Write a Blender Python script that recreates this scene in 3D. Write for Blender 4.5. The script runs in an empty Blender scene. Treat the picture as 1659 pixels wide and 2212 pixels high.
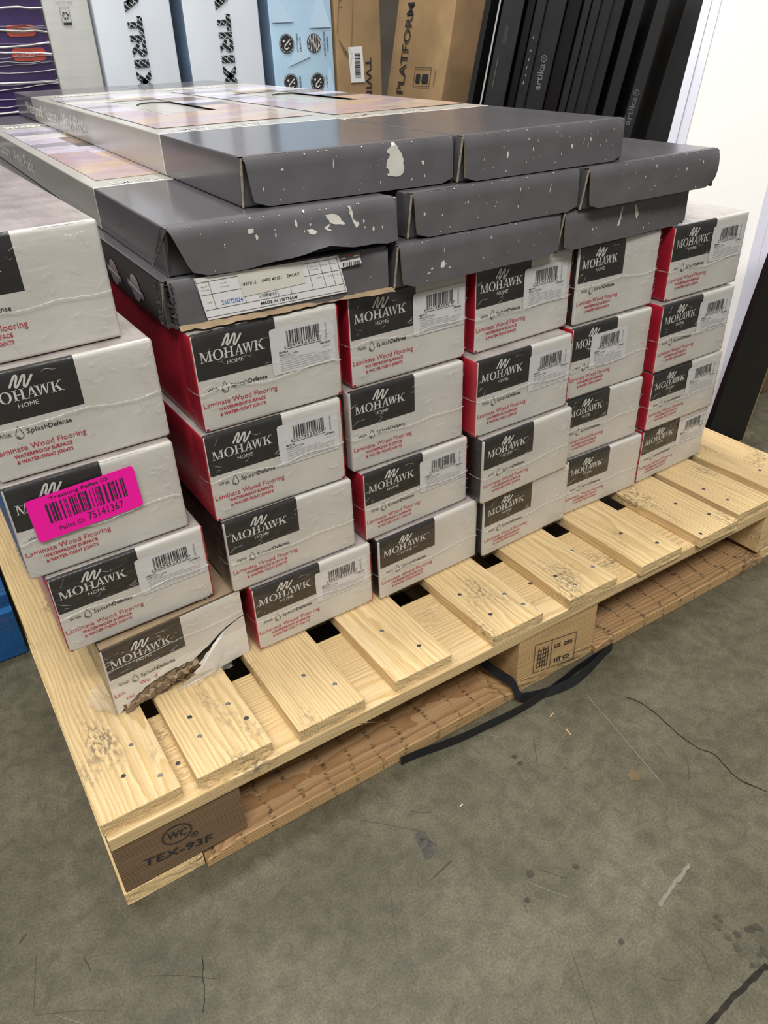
import bpy, bmesh, math, random
from mathutils import Vector, Matrix, noise

# ------------------------------------------------------------------ camera, world, light, exposure
S = bpy.context.scene
COL = S.collection
FLOOR = -0.150
cam_d = bpy.data.cameras.new('camera'); cam = bpy.data.objects.new('camera', cam_d); COL.objects.link(cam)
cam_d.sensor_fit = 'HORIZONTAL'; cam_d.sensor_width = 36.0; cam_d.lens = 36.0 * 1659.29 / 1659.0
cam_d.clip_start = 0.02; cam_d.clip_end = 60
r0 = Vector((0.83857658, -0.54380978, -0.03256121)); r1 = Vector((-0.31272981, -0.43157885, -0.84613224)); r2 = Vector((0.44608226, 0.71972954, -0.53197745))
cam.matrix_world = Matrix(((r0.x, -r1.x, -r2.x, -0.07614562), (r0.y, -r1.y, -r2.y, -0.84031321), (r0.z, -r1.z, -r2.z, 0.76805583), (0, 0, 0, 1)))
S.camera = cam

W = bpy.data.worlds.new('world'); S.world = W; W.use_nodes = True
W.node_tree.nodes['Background'].inputs[0].default_value = (1.0, 0.985, 0.96, 1)
W.node_tree.nodes['Background'].inputs[1].default_value = 0.24

def area(name, loc, target, sx, sy, power, col=(1, 0.98, 0.945)):
    d = bpy.data.lights.new(name, 'AREA'); d.shape = 'RECTANGLE'; d.size = sx; d.size_y = sy; d.energy = power; d.color = col
    o = bpy.data.objects.new(name, d); COL.objects.link(o); o.location = loc
    o.rotation_euler = (Vector(target) - Vector(loc)).to_track_quat('-Z', 'Y').to_euler()
    return o
# fluorescent strip lamps of the warehouse roof
area('ceiling_strip_lamp', (1.0, 1.6, 3.8), (1.0, 1.6, 0), 0.4, 3.2, 118)
area('ceiling_strip_lamp', (-1.4, 1.0, 3.8), (-1.2, 1.0, 0), 0.4, 3.2, 80)
area('ceiling_strip_lamp', (-0.8, -2.5, 4.3), (0.3, 0.0, 0.2), 3.6, 0.5, 235)
S.view_settings.view_transform = 'Standard'; S.view_settings.look = 'None'; S.view_settings.gamma = 1
S.view_settings.use_curve_mapping = False
S.view_settings.exposure = 0.0

# ------------------------------------------------------------------ helpers
def tag(o, label=None, cat=None, group=None, kind=None):
    if label: o['label'] = label
    if cat: o['category'] = cat
    if group: o['group'] = group
    if kind: o['kind'] = kind
    return o

def empty(name, loc, rz=0, label=None, cat=None, group=None):
    o = bpy.data.objects.new(name, None); COL.objects.link(o); o.empty_display_size = 0.05
    o.location = loc; o.rotation_euler = (0, 0, rz)
    return tag(o, label, cat, group)

class MB:
    def __init__(s): s.v = []; s.f = []; s.m = []; s.smooth = False
    def poly(s, pts, mi=0):
        b = len(s.v); s.v.extend([tuple(p) for p in pts]); s.f.append(tuple(range(b, b + len(pts)))); s.m.append(mi)
    def add(s, verts, faces, mi=0):
        b = len(s.v); s.v.extend([tuple(p) for p in verts])
        for f in faces: s.f.append(tuple(i + b for i in f)); s.m.append(mi)
    def box(s, x0, x1, y0, y1, z0, z1, mi=0):
        v = [(x0, y0, z0), (x1, y0, z0), (x1, y1, z0), (x0, y1, z0), (x0, y0, z1), (x1, y0, z1), (x1, y1, z1), (x0, y1, z1)]
        s.add(v, [(0, 3, 2, 1), (4, 5, 6, 7), (0, 1, 5, 4), (1, 2, 6, 5), (2, 3, 7, 6), (3, 0, 4, 7)], mi)
    def prism(s, pts, off, mi=0):           # closed polygon extruded by the vector off
        n = len(pts); a = [Vector(p) for p in pts]; b = [p + Vector(off) for p in a]
        s.add(a + b, [tuple(range(n)), tuple(range(2 * n - 1, n - 1, -1))] + [(i, i + n, (i + 1) % n + n, (i + 1) % n) for i in range(n)], mi)
    def build(s, name, mats, parent=None, loc=(0, 0, 0), rot=(0, 0, 0), smooth=False):
        me = bpy.data.meshes.new(name); me.from_pydata(s.v, [], s.f)
        for m in (mats if isinstance(mats, (list, tuple)) else [mats]): me.materials.append(m)
        if len(me.polygons) == len(s.m): me.polygons.foreach_set('material_index', s.m)
        if smooth: me.polygons.foreach_set('use_smooth', [True] * len(me.polygons))
        me.update()
        if smooth: me.set_sharp_from_angle(angle=math.radians(48))
        return link(name, me, parent, loc, rot)

def link(name, me, parent=None, loc=(0, 0, 0), rot=(0, 0, 0), scale=(1, 1, 1)):
    o = bpy.data.objects.new(name, me); COL.objects.link(o); o.location = loc; o.rotation_euler = rot; o.scale = scale
    if parent: o.parent = parent
    return o

def axis_coords(L, r, n, extra=()):
    c = {0.0, r * 0.3, r, L - r, L - r * 0.3, L}
    for i in range(1, n): c.add(L * i / n)
    for e in extra: c.add(e)
    out = []
    for x in sorted(c):
        if not out or x - out[-1] > 1e-5: out.append(x)
    return out

def soft_box(dims, r, ns, amp=0.0, seed=0, matf=None, extra=((), (), ()), skew=0.0, deform=None, skip=None, smooth=True):
    """carton with rounded edges: sides are f b l r t u; matf(side, centre) -> material index"""
    Lx, Ly, Lz = dims
    X, Y, Z = [axis_coords(l, r, n, e) for l, n, e in zip(dims, ns, extra)]
    verts = []; idx = {}
    inner = (Vector((r, r, r)), Vector((Lx - r, Ly - r, Lz - r)))
    def vid(x, y, z):
        k = (round(x, 6), round(y, 6), round(z, 6))
        if k in idx: return idx[k]
        p = Vector((x, y, z)); q = Vector([min(max(p[i], inner[0][i]), inner[1][i]) for i in range(3)])
        d = p - q
        if d.length > 1e-9: p = q + d.normalized() * r
        if amp:
            nv = noise.noise_vector(Vector((x * 9 + seed * 7.3, y * 5 + seed, z * 14))) * amp
            e = min(1, max(0, min(x, Lx - x) / 0.01)) if y < 1e-6 else 1
            if y < r: nv.y = 0
            p += nv
        p.y += skew * x * max(0, 1 - y / max(Ly, 1e-6))
        if deform: p = deform(p, x, y, z)
        idx[k] = len(verts); verts.append(p); return idx[k]
    faces = []; mats = []
    def face(side, a, b, c, d, cen):
        if skip and skip(side, cen): return
        faces.append((vid(*a), vid(*b), vid(*c), vid(*d))); mats.append(matf(side, cen) if matf else 0)
    for i in range(len(X) - 1):
        for k in range(len(Z) - 1):
            x0, x1, z0, z1 = X[i], X[i + 1], Z[k], Z[k + 1]; c = ((x0 + x1) / 2, (z0 + z1) / 2)
            face('f', (x0, 0, z0), (x1, 0, z0), (x1, 0, z1), (x0, 0, z1), c)
            face('b', (x0, Ly, z0), (x0, Ly, z1), (x1, Ly, z1), (x1, Ly, z0), c)
        for j in range(len(Y) - 1):
            x0, x1, y0, y1 = X[i], X[i + 1], Y[j], Y[j + 1]; c = ((x0 + x1) / 2, (y0 + y1) / 2)
            face('u', (x0, y0, 0), (x0, y1, 0), (x1, y1, 0), (x1, y0, 0), c)
            face('t', (x0, y0, Lz), (x1, y0, Lz), (x1, y1, Lz), (x0, y1, Lz), c)
    for j in range(len(Y) - 1):
        for k in range(len(Z) - 1):
            y0, y1, z0, z1 = Y[j], Y[j + 1], Z[k], Z[k + 1]; c = ((y0 + y1) / 2, (z0 + z1) / 2)
            face('l', (0, y0, z0), (0, y0, z1), (0, y1, z1), (0, y1, z0), c)
            face('r', (Lx, y0, z0), (Lx, y1, z0), (Lx, y1, z1), (Lx, y0, z1), c)
    mb = MB(); mb.v = [tuple(v) for v in verts]; mb.f = faces; mb.m = mats
    return mb

# ------------------------------------------------------------------ lettering
_tc = {}
def glyphs(body, bold=0.0):
    k = (body, bold)
    if k in _tc: return _tc[k]
    cu = bpy.data.curves.new('lettering', 'FONT'); cu.body = body; cu.resolution_u = 2; cu.offset = bold; cu.fill_mode = 'FRONT'
    o = bpy.data.objects.new('lettering', cu); COL.objects.link(o)
    dg = bpy.context.evaluated_depsgraph_get(); me = bpy.data.meshes.new_from_object(o.evaluated_get(dg))
    v = [(p.co.x, p.co.y) for p in me.vertices]; f = [tuple(p.vertices) for p in me.polygons]
    bpy.data.objects.remove(o); bpy.data.curves.remove(cu); bpy.data.meshes.remove(me)
    x0 = min(p[0] for p in v); x1 = max(p[0] for p in v)
    v = [(p[0] - x0, p[1]) for p in v]; _tc[k] = (v, f, x1 - x0); return _tc[k]

def text(mb, body, org, right, up, size, width=None, mi=0, bold=0.0):
    """size = cap height in metres (0.7 of the em); width stretches the line"""
    v, f, w = glyphs(body, bold); s = size / 0.7; sx = s if width is None else width / w
    o = Vector(org); R = Vector(right); U = Vector(up)
    mb.add([o + R * (x * sx) + U * (y * s) for x, y in v], f, mi)

def serif_letters():
    """capitals of the carton's wordmark as polygons, cap height 1"""
    G = {}
    def st(x, w, y0=0, y1=1): return [(x, y0), (x + w, y0), (x + w, y1), (x, y1)]
    def sf(x0, x1, y, t=0.05): return [(x0, y), (x1, y), (x1, y + t), (x0, y + t)]
    def dg(xa, xb, w, y0=0, y1=1): return [(xa, y0), (xa + w, y0), (xb + w, y1), (xb, y1)]
    G['M'] = ([st(.10, .07), st(.88, .18), dg(.55, .10, .17)[0:0] or [(.50, 0), (.60, 0), (.30, 1), (.10, 1)], [(.50, 0), (.57, 0), (.93, 1), (.86, 1)], sf(0, .27, 0), sf(.76, 1.18, 0), sf(0, .28, .95), sf(.84, 1.16, .95)], 1.20)
    G['H'] = ([st(.12, .18), st(.70, .18), sf(.25, .75, .47, .07), sf(0, .42, 0), sf(.58, 1.0, 0), sf(0, .42, .95), sf(.58, 1.0, .95)], 1.02)
    G['A'] = ([[(.10, 0), (.17, 0), (.55, 1), (.45, 1)], [(.66, 0), (.86, 0), (.58, 1.06), (.44, 1.0)], sf(.25, .72, .30, .06), sf(0, .28, 0), sf(.56, .98, 0)], .74)
    G['W'] = ([[(.36, 0), (.44, 0), (.30, 1), (.10, 1)], [(.36, 0), (.43, 0), (.68, 1), (.61, 1)], [(.84, 0), (.92, 0), (.80, 1), (.58, 1)], [(.84, 0), (.91, 0), (1.18, 1), (1.11, 1)], sf(0, .40, .95), sf(.50, .88, .95), sf(1.0, 1.30, .95)], 1.24)
    G['K'] = ([st(.12, .18), [(.28, .42), (.36, .42), (.88, 1), (.78, 1)], [(.70, 0), (.96, 0), (.54, .64), (.41, .52)], sf(0, .42, 0), sf(.60, 1.06, 0), sf(0, .42, .95), sf(.66, 1.0, .95)], 1.06)
    n = 28; ring = []
    for i in range(n):
        a0, a1 = 2 * math.pi * i / n, 2 * math.pi * (i + 1) / n
        f = lambda a, rx, ry: (.53 + rx * math.cos(a), .5 + ry * math.sin(a))
        ring.append([f(a0, .50, .53), f(a1, .50, .53), f(a1, .30, .47), f(a0, .30, .47)])
    G['O'] = (ring, 1.08)
    return G
SER = serif_letters()
def serif(mb, body, org, right, up, size, width, mi, skipx=None, gap=.0):
    tot = sum(SER[c][1] for c in body) + gap * (len(body) - 1); sx = width / tot; x = 0
    o = Vector(org); R = Vector(right); U = Vector(up)
    for c in body:
        for p in SER[c][0]: mb.poly([o + R * ((x + a) * sx) + U * (b * size) for a, b in p], mi)
        x += SER[c][1] + gap

def stroke(mb, pts, w, org, right, up, mi, closed=False):
    """flat pen line through 2-D points"""
    o = Vector(org); R = Vector(right); U = Vector(up); n = len(pts); L = []; Rr = []
    for i in range(n):
        a = Vector(pts[(i - 1) % n] if closed or i > 0 else pts[i]); b = Vector(pts[(i + 1) % n] if closed or i < n - 1 else pts[i])
        t = (b - a); t = t.normalized() if t.length > 0 else Vector((1, 0)); nn = Vector((-t.y, t.x)) * w / 2
        p = Vector(pts[i]); L.append(p + nn); Rr.append(p - nn)
    for i in range(n if closed else n - 1):
        j = (i + 1) % n
        mb.poly([o + R * q.x + U * q.y for q in (Rr[i], Rr[j], L[j], L[i])], mi)

def smooth_path(pts, k=4, closed=False):
    out = []; n = len(pts)
    for i in range(n if closed else n - 1):
        g = lambda j: Vector(pts[j % n]) if closed else Vector(pts[min(max(j, 0), n - 1)])
        a, b, c, d = g(i - 1), g(i), g(i + 1), g(i + 2)
        for s in range(k):
            t = s / k
            out.append(.5 * ((2 * b) + (c - a) * t + (2 * a - 5 * b + 4 * c - d) * t * t + (3 * b - a - 3 * c + d) * t ** 3))
    if not closed: out.append(Vector(pts[-1]))
    return out

# ------------------------------------------------------------------ materials
def mat(name, col, rough=.5, metal=0, coat=0, spec=.5, var=.06, vscale=30, bump=0, bscale=200, coat_rough=.1, bstretch=(1, 1, 1)):
    m = bpy.data.materials.new(name); m.use_nodes = True; nt = m.node_tree; P = nt.nodes['Principled BSDF']
    P.inputs['Roughness'].default_value = rough; P.inputs['Metallic'].default_value = metal
    P.inputs['Coat Weight'].default_value = coat; P.inputs['Coat Roughness'].default_value = coat_rough
    P.inputs['Specular IOR Level'].default_value = spec
    tc = nt.nodes.new('ShaderNodeTexCoord')
    N = nt.nodes.new('ShaderNodeTexNoise'); N.inputs['Scale'].default_value = vscale; N.inputs['Detail'].default_value = 4
    nt.links.new(tc.outputs['Object'], N.inputs['Vector'])
    R = nt.nodes.new('ShaderNodeValToRGB'); R.color_ramp.elements[0].position = .3; R.color_ramp.elements[1].position = .7
    R.color_ramp.elements[0].color = tuple(c * (1 - var) for c in col[:3]) + (1,); R.color_ramp.elements[1].color = tuple(min(1, c * (1 + var)) for c in col[:3]) + (1,)
    nt.links.new(N.outputs['Fac'], R.inputs['Fac']); nt.links.new(R.outputs['Color'], P.inputs['Base Color'])
    if bump:
        M = nt.nodes.new('ShaderNodeMapping'); M.inputs['Scale'].default_value = bstretch; nt.links.new(tc.outputs['Object'], M.inputs['Vector'])
        N2 = nt.nodes.new('ShaderNodeTexNoise'); N2.inputs['Scale'].default_value = bscale; N2.inputs['Detail'].default_value = 5; nt.links.new(M.outputs['Vector'], N2.inputs['Vector'])
        B = nt.nodes.new('ShaderNodeBump'); B.inputs['Strength'].default_value = bump; B.inputs['Distance'].default_value = .002
        nt.links.new(N2.outputs['Fac'], B.inputs['Height']); nt.links.new(B.outputs['Normal'], P.inputs['Normal']); nt.links.new(B.outputs['Normal'], P.inputs['Coat Normal'])
    return m

def flat(name, col, rough=.5, emit=0):
    return mat(name, col, rough, var=.02)

M = {}
M['carton_white'] = mat('carton_white', (.67, .645, .595), .40, coat=.3, coat_rough=.16, var=.07, vscale=11, bump=.35, bscale=24, bstretch=(1, 1, 1.8))
M['carton_red'] = mat('carton_red', (.50, .022, .045), .35, coat=.5, coat_rough=.15, var=.1, bump=.2, bscale=30)
M['carton_black'] = mat('carton_black', (.026, .025, .025), .36, coat=.45, coat_rough=.14, var=.2, bump=.5, bscale=34, bstretch=(1, 1, 1.8))
M['kraft'] = mat('kraft', (.335, .24, .145), .8, var=.15, vscale=40, bump=.15, bscale=120)
M['kraft_dark'] = mat('kraft_dark', (.16, .105, .062), .85, var=.3, vscale=60, bump=.3, bscale=90)
M['film_top'] = mat('film_top', (.42, .38, .355), .22, coat=.5, coat_rough=.15, var=.25, vscale=18, bump=.7, bscale=26, bstretch=(3, .5, 1))
M['ink_white'] = mat('ink_white', (.74, .73, .69), .5, var=.02)
M['ink_black'] = mat('ink_black', (.025, .025, .03), .5, var=.02)
M['ink_red'] = mat('ink_red', (.52, .035, .06), .5, var=.05)
M['ink_grey'] = mat('ink_grey', (.22, .22, .23), .5, var=.05)
M['ink_blue'] = mat('ink_blue', (.06, .14, .50), .5, var=.05)
M['sticker'] = mat('sticker', (.74, .735, .735), .35, coat=.3, var=.02)
M['paper_cream'] = mat('paper_cream', (.66, .64, .57), .6, var=.03)
M['pink'] = mat('pink', (.95, .002, .38), .55, var=.04, vscale=8)
M['grey_carton'] = mat('grey_carton', (.108, .102, .112), .24, coat=.35, coat_rough=.12, var=.08, vscale=12, bump=.10, bscale=14)
M['grey_scuffed'] = mat('grey_scuffed', (.112, .106, .114), .38, coat=.15, coat_rough=.3, var=.12, vscale=22, bump=.15, bscale=25)
M['label_band'] = mat('label_band', (.47, .455, .41), .25, coat=.3, coat_rough=.12, var=.04, vscale=6, bump=.05, bscale=12)
M['paint_chip'] = mat('paint_chip', (.62, .60, .54), .7, var=.08)
M['fold_dark'] = mat('fold_dark', (.055, .053, .055), .6, var=.15)
M['fibre_edge'] = mat('fibre_edge', (.22, .18, .13), .9, var=.3, vscale=80)
M['nail'] = mat('nail', (.42, .42, .43), .35, metal=.9, var=.25, vscale=300)
M['nail_dark'] = mat('nail_dark', (.10, .10, .11), .45, metal=.7, var=.3, vscale=300)
M['strap'] = mat('strap', (.012, .013, .015), .42, var=.2, vscale=60)

M['worn_fibre'] = mat('worn_fibre', (.36, .31, .235), .9, var=.35, vscale=150)
M['side_black'] = mat('side_black', (.018, .0175, .019), .42, coat=.1, coat_rough=.15, var=.2, vscale=12)
def film_mat(name, rough=.1, dens=.10, tint=(.9, .9, .9), milky=0.0, bscale=26, stretch=(1, 1, 2.2)):
    m = bpy.data.materials.new(name); m.use_nodes = True; nt = m.node_tree; nt.nodes.remove(nt.nodes['Principled BSDF'])
    out = nt.nodes['Material Output']; tr = nt.nodes.new('ShaderNodeBsdfTransparent'); gl = nt.nodes.new('ShaderNodeBsdfGlossy'); df = nt.nodes.new('ShaderNodeBsdfDiffuse')
    gl.inputs['Roughness'].default_value = rough; df.inputs['Color'].default_value = (.78, .78, .76, 1)
    tc = nt.nodes.new('ShaderNodeTexCoord'); mp = nt.nodes.new('ShaderNodeMapping'); mp.inputs['Scale'].default_value = stretch; mp.inputs['Rotation'].default_value = (0, .5, .2)
    nt.links.new(tc.outputs['Object'], mp.inputs['Vector'])
    n = nt.nodes.new('ShaderNodeTexNoise'); n.inputs['Scale'].default_value = bscale; n.inputs['Detail'].default_value = 3; n.inputs['Distortion'].default_value = 1.2
    nt.links.new(mp.outputs['Vector'], n.inputs['Vector'])
    b = nt.nodes.new('ShaderNodeBump'); b.inputs['Strength'].default_value = .8; b.inputs['Distance'].default_value = .004; nt.links.new(n.outputs['Fac'], b.inputs['Height'])
    nt.links.new(b.outputs['Normal'], gl.inputs['Normal'])
    fr = nt.nodes.new('ShaderNodeFresnel'); fr.inputs['IOR'].default_value = 1.38; nt.links.new(b.outputs['Normal'], fr.inputs['Normal'])
    m1 = nt.nodes.new('ShaderNodeMixShader'); m1.inputs['Fac'].default_value = milky; nt.links.new(tr.outputs[0], m1.inputs[1]); nt.links.new(df.outputs[0], m1.inputs[2])
    m2 = nt.nodes.new('ShaderNodeMixShader'); cl = nt.nodes.new('ShaderNodeMath'); cl.operation = 'MULTIPLY'; cl.inputs[1].default_value = .8; nt.links.new(fr.outputs[0], cl.inputs[0]); c2_ = nt.nodes.new('ShaderNodeMath'); c2_.operation = 'MINIMUM'; c2_.inputs[1].default_value = .28; nt.links.new(cl.outputs[0], c2_.inputs[0]); nt.links.new(c2_.outputs[0], m2.inputs['Fac']); nt.links.new(m1.outputs[0], m2.inputs[1]); nt.links.new(gl.outputs[0], m2.inputs[2])
    nt.links.new(m2.outputs[0], out.inputs['Surface'])
    return m
M['film'] = film_mat('film')
M['film_seam'] = film_mat('film_seam', .2, milky=.35)
M['film_wrap'] = film_mat('film_wrap', .12, milky=.75, bscale=40)
M['film_milky'] = film_mat('film_milky', .15, milky=.16, bscale=60)

def wood(name, c_light, c_dark, dirt=.25, ring=72, seed=0.0, saw=0.0, rough=.62):
    m = bpy.data.materials.new(name); m.use_nodes = True; nt = m.node_tree; P = nt.nodes['Principled BSDF']; P.inputs['Roughness'].default_value = rough
    P.inputs['Specular IOR Level'].default_value = .3
    L = nt.links.new; nd = nt.nodes.new
    tc = nd('ShaderNodeTexCoord'); oi = nd('ShaderNodeObjectInfo')
    # per-board shift of the log centre
    sx = nd('ShaderNodeMath'); sx.operation = 'MULTIPLY_ADD'; sx.inputs[1].default_value = .16; sx.inputs[2].default_value = -.10; L(oi.outputs['Random'], sx.inputs[0])
    r2 = nd('ShaderNodeMath'); r2.operation = 'MULTIPLY'; r2.inputs[1].default_value = 37.3; L(oi.outputs['Random'], r2.inputs[0])
    fr = nd('ShaderNodeMath'); fr.operation = 'FRACT'; L(r2.outputs[0], fr.inputs[0])
    sz = nd('ShaderNodeMath'); sz.operation = 'MULTIPLY_ADD'; sz.inputs[1].default_value = .07; sz.inputs[2].default_value = .018; L(fr.outputs[0], sz.inputs[0])
    sl = nd('ShaderNodeMath'); sl.operation = 'MULTIPLY'; sl.inputs[1].default_value = 11.0; L(fr.outputs[0], sl.inputs[0])
    cb = nd('ShaderNodeCombineXYZ'); L(sl.outputs[0], cb.inputs[0]); L(sx.outputs[0], cb.inputs[1]); L(sz.outputs[0], cb.inputs[2])
    ad = nd('ShaderNodeVectorMath'); ad.operation = 'ADD'; L(tc.outputs['Object'], ad.inputs[0]); L(cb.outputs[0], ad.inputs[1])
    # slow wobble of the grain along the board
    mp = nd('ShaderNodeMapping'); mp.inputs['Scale'].default_value = (2.6, 15, 15); L(ad.outputs[0], mp.inputs['Vector'])
    wn = nd('ShaderNodeTexNoise'); wn.inputs['Scale'].default_value = 1.0; wn.inputs['Detail'].default_value = 2; L(mp.outputs[0], wn.inputs['Vector'])
    ws = nd('ShaderNodeVectorMath'); ws.operation = 'SCALE'; ws.inputs['Scale'].default_value = .022; L(wn.outputs['Color'], ws.inputs[0])
    a2 = nd('ShaderNodeVectorMath'); a2.operation = 'ADD'; L(ad.outputs[0], a2.inputs[0]); L(ws.outputs[0], a2.inputs[1])
    wv = nd('ShaderNodeTexWave'); wv.wave_type = 'RINGS'; wv.rings_direction = 'X'; wv.wave_profile = 'SAW'; wv.inputs['Scale'].default_value = ring; wv.inputs['Distortion'].default_value = 1.6; wv.inputs['Detail'].default_value = 3; wv.inputs['Detail Scale'].default_value = .6
    L(a2.outputs[0], wv.inputs['Vector'])
    rp = nd('ShaderNodeValToRGB'); e = rp.color_ramp.elements; e[0].position = .30; e[0].color = tuple(c_light) + (1,); e[1].position = .93; e[1].color = tuple(c_dark) + (1,)
    L(wv.outputs['Fac'], rp.inputs['Fac'])
    # fine fibres
    m3 = nd('ShaderNodeMapping'); m3.inputs['Scale'].default_value = (14, 330, 330); L(ad.outputs[0], m3.inputs['Vector'])
    n3 = nd('ShaderNodeTexNoise'); n3.inputs['Scale'].default_value = 1; n3.inputs['Detail'].default_value = 3; L(m3.outputs[0], n3.inputs['Vector'])
    mx = nd('ShaderNodeMix'); mx.data_type = 'RGBA'; mx.blend_type = 'MULTIPLY'; mx.inputs[0].default_value = .5; L(rp.outputs[0], mx.inputs[6]); L(n3.outputs['Fac'], mx.inputs[7])
    # board-to-board tone
    hs = nd('ShaderNodeHueSaturation'); hv = nd('ShaderNodeMath'); hv.operation = 'MULTIPLY_ADD'; hv.inputs[1].default_value = .22; hv.inputs[2].default_value = 1.20; L(fr.outputs[0], hv.inputs[0]); L(hv.outputs[0], hs.inputs['Value']); L(mx.outputs[2], hs.inputs['Color'])
    # grime patches
    m4 = nd('ShaderNodeMapping'); m4.inputs['Scale'].default_value = (9, 16, 16); L(ad.outputs[0], m4.inputs['Vector'])
    n4 = nd('ShaderNodeTexNoise'); n4.inputs['Scale'].default_value = 1; n4.inputs['Detail'].default_value = 1; L(m4.outputs[0], n4.inputs['Vector'])
    m5 = nd('ShaderNodeMapping'); m5.inputs['Scale'].default_value = (120, 260, 260); L(ad.outputs[0], m5.inputs['Vector'])
    n5 = nd('ShaderNodeTexNoise'); n5.inputs['Scale'].default_value = 1; n5.inputs['Detail'].default_value = 3; L(m5.outputs[0], n5.inputs['Vector'])
    g1 = nd('ShaderNodeMapRange'); g1.inputs[1].default_value = .56; g1.inputs[2].default_value = .72; L(n4.outputs['Fac'], g1.inputs[0])
    g2 = nd('ShaderNodeMapRange'); g2.inputs[1].default_value = .47; g2.inputs[2].default_value = .60; L(n5.outputs['Fac'], g2.inputs[0])
    gm = nd('ShaderNodeMath'); gm.operation = 'MULTIPLY'; L(g1.outputs[0], gm.inputs[0]); L(g2.outputs[0], gm.inputs[1])
    gs = nd('ShaderNodeMath'); gs.operation = 'MULTIPLY'; gs.inputs[1].default_value = dirt; L(gm.outputs[0], gs.inputs[0])
    md = nd('ShaderNodeMix'); md.data_type = 'RGBA'; L(gs.outputs[0], md.inputs[0]); L(hs.outputs[0], md.inputs[6]); md.inputs[7].default_value = (.10, .085, .065, 1)
    src = md.outputs[2]
    if saw:
        w2 = nd('ShaderNodeTexWave'); w2.bands_direction = 'X'; w2.inputs['Scale'].default_value = 7; w2.inputs['Distortion'].default_value = 3.5; w2.inputs['Detail'].default_value = 2; w2.inputs['Detail Scale'].default_value = 2; L(ad.outputs[0], w2.inputs['Vector'])
        s1 = nd('ShaderNodeMapRange'); s1.inputs[1].default_value = .90; s1.inputs[2].default_value = 1.0; L(w2.outputs['Fac'], s1.inputs[0])
        s3 = nd('ShaderNodeMath'); s3.operation = 'MULTIPLY'; L(s1.outputs[0], s3.inputs[0]); L(g2.outputs[0], s3.inputs[1])
        s2 = nd('ShaderNodeMath'); s2.operation = 'MULTIPLY'; s2.inputs[1].default_value = saw; L(s3.outputs[0], s2.inputs[0])
        m6 = nd('ShaderNodeMix'); m6.data_type = 'RGBA'; L(s2.outputs[0], m6.inputs[0]); L(src, m6.inputs[6]); m6.inputs[7].default_value = (.04, .028, .02, 1); src = m6.outputs[2]
    L(src, P.inputs['Base Color'])
    b = nd('ShaderNodeBump'); b.inputs['Strength'].default_value = .35; b.inputs['Distance'].default_value = .0012; L(n3.outputs['Fac'], b.inputs['Height']); L(b.outputs[0], P.inputs['Normal'])
    return m
M['pine'] = wood('pine', (.73, .55, .30), (.605, .415, .185), dirt=.7)
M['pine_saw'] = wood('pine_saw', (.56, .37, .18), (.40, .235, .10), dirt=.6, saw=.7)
M['pine_sawn_shaded'] = wood('pine_sawn_shaded', (.43, .27, .135), (.30, .165, .07), dirt=.7, saw=.8)  # brown sawn top face, colour also darkened for the shade under the deck
M['wood_brown'] = wood('wood_brown', (.22, .145, .085), (.13, .08, .045), dirt=.5)
M['wood_orange'] = wood('wood_orange', (.58, .40, .20), (.46, .28, .115), dirt=.6)
M['pallet_blue'] = wood('pallet_blue', (.012, .095, .27), (.008, .06, .18), dirt=.7)

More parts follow.
